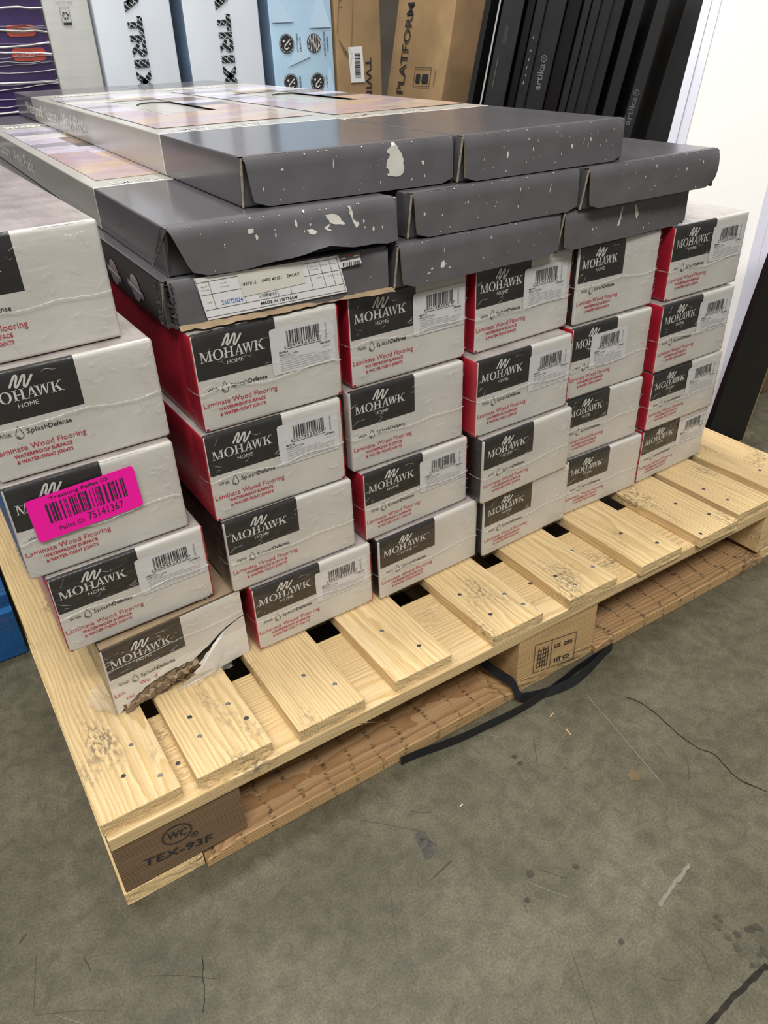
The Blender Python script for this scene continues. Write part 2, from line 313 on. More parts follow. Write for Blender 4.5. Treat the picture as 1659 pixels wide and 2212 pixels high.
def concrete():
    m = bpy.data.materials.new('concrete'); m.use_nodes = True; nt = m.node_tree; P = nt.nodes['Principled BSDF']; L = nt.links.new; nd = nt.nodes.new
    tc = nd('ShaderNodeTexCoord')
    def nz(sc, det=4, dist=0, stretch=None):
        n = nd('ShaderNodeTexNoise'); n.inputs['Scale'].default_value = sc; n.inputs['Detail'].default_value = det; n.inputs['Distortion'].default_value = dist
        if stretch:
            mp = nd('ShaderNodeMapping'); mp.inputs['Scale'].default_value = stretch; mp.inputs['Rotation'].default_value = (0, 0, .6); L(tc.outputs['Object'], mp.inputs['Vector']); L(mp.outputs[0], n.inputs['Vector'])
        else: L(tc.outputs['Object'], n.inputs['Vector'])
        return n
    a = nz(5, 7, .4); r = nd('ShaderNodeValToRGB'); e = r.color_ramp.elements; e[0].position = .32; e[0].color = (.078, .070, .044, 1); e[1].position = .70; e[1].color = (.150, .136, .092, 1); L(a.outputs['Fac'], r.inputs['Fac'])
    b = nz(44, 8, .6); r2 = nd('ShaderNodeValToRGB'); r2.color_ramp.elements[0].position = .30; r2.color_ramp.elements[0].color = (.62, .61, .58, 1); r2.color_ramp.elements[1].position = .62; r2.color_ramp.elements[1].color = (1.06, 1.05, 1.04, 1); L(b.outputs['Fac'], r2.inputs['Fac'])
    mx = nd('ShaderNodeMix'); mx.data_type = 'RGBA'; mx.blend_type = 'MULTIPLY'; mx.inputs[0].default_value = .75; L(r.outputs[0], mx.inputs[6]); L(r2.outputs[0], mx.inputs[7])
    # trowel smears and specks
    c = nz(95, 4, .8, (1, .30, 1)); r3 = nd('ShaderNodeMapRange'); r3.inputs[1].default_value = .60; r3.inputs[2].default_value = .72; L(c.outputs['Fac'], r3.inputs[0])
    k = nd('ShaderNodeMath'); k.operation = 'MULTIPLY'; k.inputs[1].default_value = .45; L(r3.outputs[0], k.inputs[0])
    m2 = nd('ShaderNodeMix'); m2.data_type = 'RGBA'; L(k.outputs[0], m2.inputs[0]); L(mx.outputs[2], m2.inputs[6]); m2.inputs[7].default_value = (.07, .06, .045, 1)
    gr = nz(330, 5, 0); r6 = nd('ShaderNodeMapRange'); r6.inputs[1].default_value = .30; r6.inputs[2].default_value = .70; r6.inputs[3].default_value = .70; r6.inputs[4].default_value = 1.22; L(gr.outputs['Fac'], r6.inputs[0])
    mg = nd('ShaderNodeMix'); mg.data_type = 'RGBA'; mg.blend_type = 'MULTIPLY'; mg.inputs[0].default_value = 1; L(m2.outputs[2], mg.inputs[6]); L(r6.outputs[0], mg.inputs[7]); m2 = mg
    d = nz(420, 2); r4 = nd('ShaderNodeMapRange'); r4.inputs[1].default_value = .73; r4.inputs[2].default_value = .80; L(d.outputs['Fac'], r4.inputs[0])
    k4 = nd('ShaderNodeMath'); k4.operation = 'MULTIPLY'; k4.inputs[1].default_value = .5; L(r4.outputs[0], k4.inputs[0])
    m3 = nd('ShaderNodeMix'); m3.data_type = 'RGBA'; L(k4.outputs[0], m3.inputs[0]); L(m2.outputs[2], m3.inputs[6]); m3.inputs[7].default_value = (.36, .34, .29, 1)
    # scattered dark pits
    v = nd('ShaderNodeTexVoronoi'); v.inputs['Scale'].default_value = 17; v.inputs['Randomness'].default_value = 1; L(tc.outputs['Object'], v.inputs['Vector'])
    r5 = nd('ShaderNodeMapRange'); r5.inputs[1].default_value = .05; r5.inputs[2].default_value = .035; L(v.outputs['Distance'], r5.inputs[0])
    k5 = nd('ShaderNodeMath'); k5.operation = 'MULTIPLY'; k5.inputs[1].default_value = .55; L(r5.outputs[0], k5.inputs[0])
    m4 = nd('ShaderNodeMix'); m4.data_type = 'RGBA'; L(k5.outputs[0], m4.inputs[0]); L(m3.outputs[2], m4.inputs[6]); m4.inputs[7].default_value = (.055, .048, .038, 1)
    L(m4.outputs[2], P.inputs['Base Color']); P.inputs['Roughness'].default_value = .55; P.inputs['Specular IOR Level'].default_value = .35
    bp = nd('ShaderNodeBump'); bp.inputs['Strength'].default_value = .12; bp.inputs['Distance'].default_value = .002; L(b.outputs['Fac'], bp.inputs['Height']); L(bp.outputs[0], P.inputs['Normal'])
    return m
M['concrete'] = concrete()
M['crack'] = mat('crack', (.028, .025, .020), .95, spec=.1, var=.3, vscale=90)
M['chipped'] = mat('chipped', (.080, .073, .064), .95, spec=.1, var=.4, vscale=120, bump=.8, bscale=160)
M['stain_dark'] = mat('stain_dark', (.058, .050, .036), .7, spec=.25, var=.3, vscale=60)
M['stain_rust'] = mat('stain_rust', (.135, .095, .045), .6, var=.2, vscale=60)
M['scuff_pale'] = mat('scuff_pale', (.19, .176, .138), .7, var=.15, vscale=60)
M['wall_paint'] = mat('wall_paint', (.10, .085, .07), .8, var=.2, vscale=3)
M['black_gloss'] = mat('black_gloss', (.005, .005, .006), .35, coat=.05, var=.2, vscale=10)
M['black_matte'] = mat('black_matte', (.013, .015, .018), .5, var=.25, vscale=14)
M['charcoal'] = mat('charcoal', (.034, .034, .036), .5, var=.1, vscale=14)
M['panel_white'] = mat('panel_white', (.57, .56, .54), .5, var=.015, vscale=90)
M['frame_white'] = mat('frame_white', (.40, .40, .47), .35, coat=.2, var=.02)
M['gold'] = mat('gold', (.45, .33, .16), .35, metal=.4, var=.1)
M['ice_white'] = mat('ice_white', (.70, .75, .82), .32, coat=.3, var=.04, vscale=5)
M['ice_blue'] = mat('ice_blue', (.44, .63, .80), .32, coat=.3, var=.10, vscale=4)
M['ice_blue_pale'] = mat('ice_blue_pale', (.49, .66, .82), .32, coat=.3, var=.04, vscale=4)
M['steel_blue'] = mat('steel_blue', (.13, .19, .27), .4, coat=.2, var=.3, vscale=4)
M['wrap_white'] = mat('wrap_white', (.55, .56, .53), .25, coat=.5, coat_rough=.12, var=.05, vscale=8, bump=.5, bscale=22, bstretch=(.25, 1, 1.6))
M['purple'] = mat('purple', (.045, .025, .095), .22, coat=.7, coat_rough=.1, var=.2, vscale=8, bump=.8, bscale=26, bstretch=(.2, 1, 1.6))
M['purple_red'] = mat('purple_red', (.42, .07, .05), .3, coat=.4, var=.1)
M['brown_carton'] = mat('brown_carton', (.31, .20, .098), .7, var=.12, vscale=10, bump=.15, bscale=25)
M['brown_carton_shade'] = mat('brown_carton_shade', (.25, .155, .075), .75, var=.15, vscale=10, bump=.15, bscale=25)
for n_, c_ in {'art_lavender': (.60, .55, .66), 'art_mauve': (.44, .33, .40), 'art_orange': (.55, .40, .31), 'art_tan': (.52, .44, .34), 'art_rose': (.48, .36, .37), 'art_dark': (.10, .09, .095), 'art_brown': (.26, .18, .15), 'art_pale': (.70, .68, .70), 'art_grey': (.34, .33, .38), 'art_yellow': (.62, .50, .22)}.items():
    M[n_] = mat(n_, c_, .25, coat=.4, coat_rough=.1, var=.12, vscale=25)

def brick_ink():
    m = bpy.data.materials.new('brick_ink'); m.use_nodes = True; nt = m.node_tree; P = nt.nodes['Principled BSDF']; L = nt.links.new
    tc = nt.nodes.new('ShaderNodeTexCoord'); sp = nt.nodes.new('ShaderNodeSeparateXYZ'); cb = nt.nodes.new('ShaderNodeCombineXYZ'); L(tc.outputs['Object'], sp.inputs[0]); L(sp.outputs[0], cb.inputs[0]); L(sp.outputs[2], cb.inputs[1])
    mp = nt.nodes.new('ShaderNodeMapping'); mp.inputs['Rotation'].default_value = (0, 0, math.radians(38)); L(cb.outputs[0], mp.inputs['Vector'])
    b = nt.nodes.new('ShaderNodeTexBrick'); b.inputs['Scale'].default_value = 1; b.inputs['Brick Width'].default_value = .036; b.inputs['Row Height'].default_value = .0125; b.inputs['Mortar Size'].default_value = .0011
    b.inputs['Color1'].default_value = (.012, .012, .013, 1); b.inputs['Color2'].default_value = (.016, .016, .017, 1); b.inputs['Mortar'].default_value = (.5, .54, .58, 1); L(mp.outputs[0], b.inputs['Vector'])
    L(b.outputs['Color'], P.inputs['Base Color']); P.inputs['Roughness'].default_value = .4
    return m
M['brick_ink'] = brick_ink()

RX = (1, 0, 0); UZ = (0, 0, 1)
random.seed(5)

# ------------------------------------------------------------------ the setting
mb = MB(); mb.poly([(-6, -5, 0), (8, -5, 0), (8, 5.2, 0), (-6, 5.2, 0)]); floor = mb.build('floor', M['concrete'], loc=(0, 0, FLOOR)); tag(floor, 'worn grey concrete warehouse floor', kind='structure')
mb = MB(); mb.box(-6, 8, 4.2, 4.3, 0, 4.0); tag(mb.build('wall_back', M['wall_paint'], loc=(0, 0, FLOOR)), 'dark wall behind the stacked goods', kind='structure')

def floor_line(name, pts, w, m, seed=0, jag=.0018, z=.0006):
    rr = random.Random(seed); P = smooth_path([(x, y) for x, y in pts], 5); q = [Vector((p.x + rr.uniform(-jag, jag), p.y + rr.uniform(-jag, jag))) for p in P]
    b = MB(); n = len(q); ws = [w * (.8 + .45 * noise.noise(Vector((i * .45, seed, 0)))) * (1 if 0 < i < n - 1 else .2) for i in range(n)]
    for i in range(n - 1):
        t = (q[i + 1] - q[i]).normalized(); nn = Vector((-t.y, t.x)); tn = (q[min(i + 2, n - 1)] - q[i]).normalized(); n2 = Vector((-tn.y, tn.x)); tp = (q[i + 1] - q[max(i - 1, 0)]).normalized(); n1 = Vector((-tp.y, tp.x))
        a, c = q[i], q[i + 1]
        b.poly([(a.x - n1.x * ws[i] / 2, a.y - n1.y * ws[i] / 2, z), (c.x - n2.x * ws[i + 1] / 2, c.y - n2.y * ws[i + 1] / 2, z), (c.x + n2.x * ws[i + 1] / 2, c.y + n2.y * ws[i + 1] / 2, z), (a.x + n1.x * ws[i] / 2, a.y + n1.y * ws[i] / 2, z)])
    return b.build(name, m, floor)
def floor_blob(name, c, rx, ry, m, seed=0, jag=.25, z=.0005, n=18):
    rr = random.Random(seed); b = MB(); pts = []
    for i in range(n):
        a = 2 * math.pi * i / n; k = 1 + rr.uniform(-jag, jag); pts.append((c[0] + rx * k * math.cos(a), c[1] + ry * k * math.sin(a), z))
    b.poly(pts); return b.build(name, m, floor)
floor_line('crack', [(.521, -.671), (.501, -.67), (.471, -.671), (.461, -.67), (.438, -.672), (.415, -.674), (.39, -.676)], .0072, M['crack'], 1, .0005)
floor_line('crack', [(.704, -.292), (.715, -.32), (.714, -.366), (.711, -.395), (.713, -.426), (.723, -.447), (.714, -.489), (.728, -.529)], .0022, M['crack'], 2, .001)
floor_line('crack', [(-.015, -.298), (-.027, -.331), (-.032, -.345), (-.039, -.358)], .0012, M['crack'], 3, .001)
floor_line('scratch', [(.657, -.253), (.642, -.33), (.618, -.444)], .0016, M['scuff_pale'], 4, .0002)
floor_line('scratch', [(.473, -.557), (.495, -.55), (.521, -.545), (.55, -.54)], .006, M['scuff_pale'], 5, .001)
floor_line('scratch', [(-.195, -.16), (-.184, -.152)], .003, M['stain_dark'], 6, .0004)
floor_line('scratch', [(.268, -.37), (.303, -.365)], .0022, M['stain_dark'], 7, .0006)
floor_line('scratch', [(-.133, -.218), (-.131, -.242)], .002, M['stain_dark'], 8, .0004)
b = MB(); rr = random.Random(4); P = [(.281, -.311), (.292, -.305), (.296, -.313), (.296, -.325), (.298, -.335), (.29, -.342), (.276, -.346), (.278, -.329)]
b.poly([(x + rr.uniform(-.001, .001), y, .0006) for x, y in smooth_path(P, 4, True)]); b.build('chipped_patch', M['chipped'], floor)
floor_blob('stain', (.599, -.405), .011, .009, M['stain_rust'], 3)
for i, (c, r) in enumerate([((.373, -.435), .0055), ((.479, -.283), .004), ((.478, -.297), .0042), ((.346, -.46), .004), ((.403, -.56), .0035), ((.428, -.461), .0035)]):
    floor_blob('stain', c, r, r, M['stain_dark'], i + 10)
for i in range(14):
    rr = random.Random(90 + i); floor_blob('stain', (.53 + rr.uniform(-.028, .02), -.625 + rr.uniform(-.05, .03)), rr.uniform(.002, .005), rr.uniform(.002, .006), M['stain_dark'], 50 + i, .4, z=.0004 + i * .00003, n=11)

rr = random.Random(31)
for i in range(26):      # faint old scratches in the concrete
    x0, y0 = rr.uniform(-.35, .75), rr.uniform(-.75, -.24); a = rr.choice([rr.gauss(1.2, .35), rr.gauss(2.3, .25)]); l = rr.uniform(.015, .11)
    floor_line('scratch', [(x0, y0), (x0 + l * .5 * math.cos(a), y0 + l * .5 * math.sin(a) + rr.uniform(-.003, .003)), (x0 + l * math.cos(a), y0 + l * math.sin(a))], rr.uniform(.0005, .0012), M['stain_dark'] if i % 4 else M['scuff_pale'], 200 + i, .0003, .0003)
# ------------------------------------------------------------------ pallet
pallet = empty('wooden_pallet', (0, 0, FLOOR), 0, 'new pale pine block pallet carrying the stacked flooring cartons', 'pallet')
def board(name, L, Wd, T, m, loc, rot, seed, rough_end=0.0, nx=10, r=.0014):
    def dfm(p, x, y, z):
        n = noise.noise(Vector((x * 7 + seed * 3.1, y * 11, z * 20 + seed)))
        q = Vector(p)
        if y < 1e-5 or y > Wd - 1e-5: q.y += n * .0013
        if x < 1e-5: q.x += abs(noise.noise(Vector((seed, y * 90, z * 120)))) * rough_end
        if z > T - 1e-5: q.z += n * .0004
        return q
    sb = soft_box((L, Wd, T), r, (nx, 4 if rough_end == 0 else 9, 1 if rough_end == 0 else 4), deform=dfm)
    return sb.build(name, m, pallet, loc, rot)
def nail(parent, x, y, z, dark=False):
    n = 10; b = MB(); ring = [(.0036 * math.cos(2 * math.pi * i / n), .0036 * math.sin(2 * math.pi * i / n)) for i in range(n)]
    b.add([(p[0], p[1], 0) for p in ring] + [(p[0] * .8, p[1] * .8, .0007) for p in ring], [tuple(range(n, 2 * n))] + [(i, (i + 1) % n, (i + 1) % n + n, i + n) for i in range(n)])
    return b.build('nail', M['nail_dark'] if dark else M['nail'], parent, (x, y, z))
ZD = -FLOOR      # deck height above the floor
T = .0195
deck = [(-.069, .0295, -.181, [(-.002, -.082), (-.025, -.125), (.013, -.15)]), (.0491, .1502, -.1815, [(.078, -.08), (.077, -.119), (.13, -.087), (.14, -.125)]),
        (.1866, .2876, -.1864, [(.24, -.098), (.268, -.138)]), (.3384, .437, -.1838, [(.382, -.082), (.409, -.141)]),
        (.5087, .6078, -.1902, [(.531, -.08), (.59, -.12), (.597, -.156), (.54, -.146)]), (.663, .7681, -.1929, [(.762, -.096), (.756, -.149), (.688, -.132), (.698, -.167)]),
        (.8221, .9217, -.1969, [(.869, -.107), (.897, -.163)]), (.9689, 1.0718, -.1996, [(1.026, -.097), (1.045, -.156), (.98, -.188)]),
        (1.0877, 1.1872, -.1893, [(1.111, -.093), (1.114, -.144)]), (1.211, 1.336, -.185, [(1.26, -.11), (1.30, -.15)])]
for i, (x0, x1, yf, nails) in enumerate(deck):
    Ly = 1.30; b_ = board('deck_board', Ly, x1 - x0, T, M['pine'], (x1, yf, ZD - T), (0, 0, math.pi / 2), i + 1, .004)
    for k, (nx, ny) in enumerate(nails): nail(b_, ny - yf, x1 - nx, T - .0001, dark=(i + k) % 3 == 1 or i > 5)
for yy, s in ((-.19, 21), (.38, 22), (.96, 23)):
    lb = board('stringer_board', 1.404, .16, T, M['pine'], (-.067, yy, ZD - 2 * T - .0002), (0, 0, 0), s, 0, 16)
    if yy < 0:
        for nx, ny in [(.041, -.127), (.66, -.105), (.67, -.154)]: nail(lb, nx + .067, ny + .19, T - .0001, True)
        # two nails standing proud at the right
        for nx, ny in [(1.222, -.113), (1.224, -.151)]:
            b = MB(); n = 8
            for z0, z1, r in ((0, .014, .0014), (.014, .0155, .0038)):
                ra = [(r * math.cos(2 * math.pi * q / n) + z0 * .12, r * math.sin(2 * math.pi * q / n), z0) for q in range(n)]; rb = [(p[0] + (z1 - z0) * .12, p[1], z1) for p in ra]
                b.add(ra + rb, [tuple(range(n))[::-1], tuple(range(n, 2 * n))] + [(q, (q + 1) % n, (q + 1) % n + n, q + n) for q in range(n)])
            b.build('bent_nail', M['nail_dark'], lb, (nx + .067, ny + .19, T))
ZB = .024         # top of the bottom boards
BH = ZD - 2 * T - .0004 - ZB
blk = []
for yy in (-.187, .39, .97):
    for j, (xx, w_) in enumerate(((-.067, .163), (.5665, .17), (1.185, .15))):
        mname = 'wood_brown' if (j == 0 and yy < 0) else ('wood_orange' if j == 1 else 'pine')
        blk.append(board('block', w_, .14 if j != 1 or yy > 0 else .135, BH, M[mname], (xx, yy, ZB), (0, 0, 0), 31 + j + int(yy * 10), 0, 3))
for j, (xx, w_) in enumerate(((-.070, .103), (.5665, .17), (1.20, .136))):
    board('bottom_board', 1.302, w_, ZB - .001, M['pine'] if j != 1 else M['wood_orange'], (xx + w_, -.188, .0005), (0, 0, math.pi / 2), 41 + j, .004)
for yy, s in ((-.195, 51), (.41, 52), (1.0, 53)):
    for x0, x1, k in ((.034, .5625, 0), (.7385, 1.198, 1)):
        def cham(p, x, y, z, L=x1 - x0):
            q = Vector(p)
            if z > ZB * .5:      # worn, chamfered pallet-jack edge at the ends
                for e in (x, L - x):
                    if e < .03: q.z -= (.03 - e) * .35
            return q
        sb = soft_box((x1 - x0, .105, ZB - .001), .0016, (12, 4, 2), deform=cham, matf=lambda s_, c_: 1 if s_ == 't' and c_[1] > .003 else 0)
        o = sb.build('bottom_board', [M['pine_saw'], M['pine_sawn_shaded']], pallet, (x0, yy, .0005))
# stamps on the blocks
mb = MB(); a = math.radians(-11); R_ = (math.cos(a), 0, math.sin(a)); U_ = (-math.sin(a), 0, math.cos(a))
y_ = -.1885; c = Vector((.0085, y_, -.067 - FLOOR))
stroke(mb, [(.0185 * math.cos(t * math.pi / 14), .0155 * math.sin(t * math.pi / 14)) for t in range(28)], .0018, c, R_, U_, 0, True)
text(mb, 'WC', c + Vector(R_) * -.0125 + Vector(U_) * -.006, R_, U_, .0125, .025, 0, .01)
text(mb, 'R', c + Vector(R_) * .0215 + Vector(U_) * -.014, R_, U_, .004, None, 0, .02)
stroke(mb, [(.0042 * math.cos(t * math.pi / 8), .0042 * math.sin(t * math.pi / 8)) for t in range(16)], .0009, c + Vector(R_) * .023 + Vector(U_) * -.0122, R_, U_, 0, True)
text(mb, 'TEX-93F', Vector((-.0395, y_, -.0945 - FLOOR)), R_, U_, .0125, .089, 0, .012)
mb.build('stamp', M['ink_black'], pallet)
mb = MB(); y_ = -.1885; R_ = (1, 0, -.17); Q = lambda u, v: (.600 + u * .092, y_, -.1235 - FLOOR + v * .060 - u * .017)
def ql(u0, v0, u1, v1, w=.0011):
    p = Vector(Q(u0, v0)); q = Vector(Q(u1, v1)); t = (q - p).normalized(); n = Vector((-t.z, 0, t.x)) * w / 2; mb.poly([p - n, q - n, q + n, p + n])
for l in ((0, 0, 1, 0), (0, 1, 1, 1), (0, 0, 0, 1), (1, 0, 1, 1), (.40, .05, .40, .98)): ql(*l)
rr = random.Random(8)
for i in range(5):
    ql(.08 + .06 * i, .12, .10 + .055 * i, .85 - .1 * (i % 2), .0014)
    ql(.06, .18 + .14 * i, .33, .2 + .14 * i, .0012)
text(mb, 'HT', Q(.50, .12), R_, UZ, .010, .016, 0, .02); text(mb, 'KD', Q(.72, .14), R_, UZ, .008, .014, 0, .02); text(mb, '285', Q(.70, .66), R_, UZ, .008, .02, 0, .02); text(mb, 'US', Q(.47, .66), R_, UZ, .009, .014, 0, .02)
mb.build('stamp', M['ink_black'], pallet)
# splinter hanging from the front edge
mb = MB()
for p, q in (((.272, -.190, .117), (.305, -.205, .112)), ((.262, -.189, .112), (.290, -.200, .119))):
    p = Vector(p); q = Vector(q); d = Vector((0, 0, .0012)); mb.add([p, p + d, q, p + Vector((0, .0012, 0))], [(0, 2, 1), (0, 3, 2), (1, 2, 3), (0, 1, 3)])
mb.build('splinter', M['pine'], pallet)

# black strapping loop under the pallet
def ribbon(name, pts, w, t, m, tilt):
    P = smooth_path([Vector(p) for p in pts], 6); b = MB(); n = len(P)
    for i in range(n):
        tg = (P[min(i + 1, n - 1)] - P[max(i - 1, 0)]).normalized(); side = Vector((-tg.y, tg.x, 0)).normalized()
        tl = tilt if not callable(tilt) else tilt(i / (n - 1)); wv = (side * math.cos(tl) + Vector((0, 0, 1)) * math.sin(tl)) * w / 2; nv = tg.cross(wv).normalized() * t / 2
        b.v.extend([tuple(P[i] + wv + nv), tuple(P[i] - wv + nv), tuple(P[i] - wv - nv), tuple(P[i] + wv - nv)])
        if i:
            o = (i - 1) * 4
            for k in range(4): b.f.append((o + k, o + (k + 1) % 4, o + 4 + (k + 1) % 4, o + 4 + k)); b.m.append(0)
    b.f.append((0, 1, 2, 3)); b.m.append(0); e = (n - 1) * 4; b.f.append((e + 3, e + 2, e + 1, e)); b.m.append(0)
    return b.build(name, m, smooth=False)
zs = FLOOR + .0083
st_ = ribbon('plastic_strap', [(.538, -.10, -.100), (.541, -.135, -.110), (.5485, -.170, -.114), (.5535, -.190, -.1165), (.5565, -.2065, -.134), (.575, -.211, zs), (.610, -.221, zs), (.654, -.226, zs), (.700, -.219, zs), (.740, -.2085, zs), (.768, -.2035, zs), (.745, -.2045, zs), (.685, -.208, zs), (.624, -.217, zs), (.57, -.222, zs), (.522, -.222, zs), (.478, -.219, zs), (.436, -.216, zs), (.397, -.210, zs), (.361, -.2035, zs), (.333, -.2005, zs)], .0155, .0012, M['strap'], lambda t: math.radians(64 + 30 * min(1, max(0, (t - .36) * 5))))
tag(st_, 'loose black plastic strap looping out on the floor under the pallet', 'strap')

# scraps of wood on the floor
for i, (x, y, l, a) in enumerate([(.581, -.255, .006, .3), (.578, -.294, .007, 1.4), (.363, -.306, .003, .2)]):
    b = MB(); b.prism([(-l, -.0006, 0), (l, -.0009, 0), (l * .8, .0009, 0), (-l * .9, .0006, 0)], (0, 0, .0009))
    o = b.build('wood_chip', M['paint_chip'] if i == 2 else M['pine'], None, (x, y, FLOOR + .0006), (0, 0, a))
    tag(o, ['pale wood chip on the floor nearest the strap loop', 'thin upright wood chip on the floor just beyond the strap loop', 'tiny white speck on the floor in front of the pallet'][i], 'wood chip' if i < 2 else 'speck')

# ------------------------------------------------------------------ white flooring cartons
HREF = .12; WREF = .2
def U(u, v, y=0): return (u * WREF, y, v * HREF)
def drop(mb, cu, cv, s, mi):
    pts = [(0, .55), (-.18, .20), (-.31, -.10), (-.33, -.28), (-.24, -.47), (0, -.56), (.24, -.47), (.33, -.28), (.31, -.10), (.18, .20)]
    P = [(p[0] * s, p[1] * s) for p in pts]
    stroke(mb, P, .00075, U(cu, cv), RX, UZ, mi, True)
    stroke(mb, [(x * s, y * s) for x, y in smooth_path([(-.20, -.20), (-.15, -.36), (.0, -.42)], 4)], .0009, U(cu, cv), RX, UZ, mi)
def mark(mb, u0, u1, v0, v1, mi):
    w = (u1 - u0) * WREF; h = (v1 - v0) * HREF
    pts = [(0, .0), (.14, .22), (.27, .41), (.34, .455), (.385, .42), (.35, .29), (.25, .08), (.245, .0), (.30, -.02), (.46, .16), (.595, .36), (.66, .405), (.705, .37), (.66, .20), (.595, .02), (.59, -.05), (.65, -.075), (.80, .10), (1.0, .37)]
    P = smooth_path([Vector((p[0] * w, (p[1] + .075) * w)) for p in pts], 3)
    stroke(mb, [(p.x, p.y) for p in P], w * .095, U(u0, v0), RX, UZ, mi)
def front_print(damaged=False):
    mb = MB()   # materials: white, black, red
    mark(mb, .190, .318, .835, .925, 0)
    serif(mb, 'MOHAWK', U(.042, .722), RX, UZ, .0122, .420 * WREF, 0, gap=.03)
    text(mb, 'HOME', U(.207, .655), RX, UZ, .0050, .106 * WREF, 0)
    text(mb, 'With', U(.056, .418), RX, UZ, .0048, .071 * WREF, 1)
    drop(mb, .170, .437, .0128, 1)
    text(mb, 'Splash', U(.209, .413), RX, UZ, .0055, .115 * WREF, 1, .0)
    text(mb, 'Defense', U(.327, .413), RX, UZ, .0055, .129 * WREF, 1, .012)
    if not damaged:
        text(mb, 'Laminate Wood Flooring', U(.016, .262), RX, UZ, .0066, .499 * WREF, 2)
        text(mb, 'WATERPROOF SURFACE', U(.108, .203), RX, UZ, .0040, .319 * WREF, 2, .022)
        text(mb, '& WATER-TIGHT JOINTS', U(.113, .145), RX, UZ, .0040, .311 * WREF, 2, .022)
    else:
        text(mb, 'Lam', U(.012, .275), RX, UZ, .0066, .072 * WREF, 2)
        text(mb, 'Wo', U(.190, .300), RX, UZ, .0066, .070 * WREF, 2)
        text(mb, 'd', U(.292, .300), RX, UZ, .0066, .022 * WREF, 2)
        text(mb, '& WAT', U(.080, .178), RX, UZ, .0036, .062 * WREF, 2, .022)
    return mb
PR = front_print().build('printed_lettering', [M['ink_white'], M['ink_black'], M['ink_red']]); PRD = front_print(True).build('printed_lettering', [M['ink_white'], M['ink_black'], M['ink_red']])
ME_PRINT = PR.data; ME_PRINT_D = PRD.data; bpy.data.objects.remove(PR); bpy.data.objects.remove(PRD)

def rrect(x0, x1, z0, z1, r, y=0, n=4):
    pts = []
    for cx, cz, a0 in ((x1 - r, z1 - r, 0), (x0 + r, z1 - r, 90), (x0 + r, z0 + r, 180), (x1 - r, z0 + r, 270)):
        for i in range(n + 1):
            a = math.radians(a0 + 90 * i / n); pts.append((cx + r * math.cos(a), y, cz + r * math.sin(a)))
    return pts[::-1]
def bars(mb, x0, x1, z0, z1, y, mi, seed, n=30, guard=0):
    rr = random.Random(seed); ws = [rr.choice([1, 1, 2, 3]) for _ in range(2 * n - 1)]; s = (x1 - x0) / sum(ws); x = x0
    for i, w in enumerate(ws):
        if i % 2 == 0:
            g = guard if i < 3 or i > 2 * n - 5 or abs(i - n) < 2 else 0
            mb.poly([(x, y, z0 - g), (x + w * s * .92, y, z0 - g), (x + w * s * .92, y, z1), (x, y, z1)], mi)
        x += w * s
def barcode_label():
    mb = MB(); y = -.0004   # sticker, black, grey
    mb.poly(rrect(.499 * WREF, .957 * WREF, .415 * HREF, .895 * HREF, .0035), 0)
    bars(mb, .613 * WREF, .845 * WREF, .715 * HREF, .848 * HREF, y, 1, 3, 24, .0042)
    text(mb, '6', U(.592, .672, y), RX, UZ, .0040, None, 1); text(mb, '04743', U(.628, .678, y), RX, UZ, .0042, .095 * WREF, 1); text(mb, '23301', U(.735, .678, y), RX, UZ, .0042, .095 * WREF, 1); text(mb, '7', U(.848, .685, y), RX, UZ, .0040, None, 1)
    mb.poly([U(.60, .662, y), U(.858, .662, y), U(.858, .667, y), U(.60, .667, y)], 1)
    text(mb, '06/22/2025', U(.888, .842, y), (0, 0, -1), RX, .0026, .0205, 2)
    text(mb, '1692860', U(.846, .628, y), RX, UZ, .0023, .075 * WREF, 1, .015); text(mb, '18.14 sq ft', U(.862, .592, y), RX, UZ, .0013, .060 * WREF, 2)
    text(mb, 'MH916', U(.553, .629, y), RX, UZ, .0023, .062 * WREF, 1, .02); text(mb, 'BARCLAY OAK', U(.553, .600, y), RX, UZ, .0021, .134 * WREF, 1)
    rows = ['537871044', 'Made in USA with ground engineered materials', 'This product conforms to requirements of TSCA Title VI', 'WARNING: Drilling, sawing, sanding or machining wood products can expose', 'you to wood dust, a substance known to the State of California to cause', 'cancer. Avoid inhaling wood dust or use a dust mask or other safeguards', 'For more information go to www.P65Warnings.ca.gov/wood']
    for i, s in enumerate(rows): text(mb, s, U(.555, .577 - .0225 * i, y), RX, UZ, .00135, (.11 if i == 0 else (.25 if i < 2 else .355)) * WREF, 2, .0)
    return mb
bl = barcode_label().build('barcode_label', [M['sticker'], M['ink_black'], M['ink_grey']]); ME_BAR = bl.data; bpy.data.objects.remove(bl)

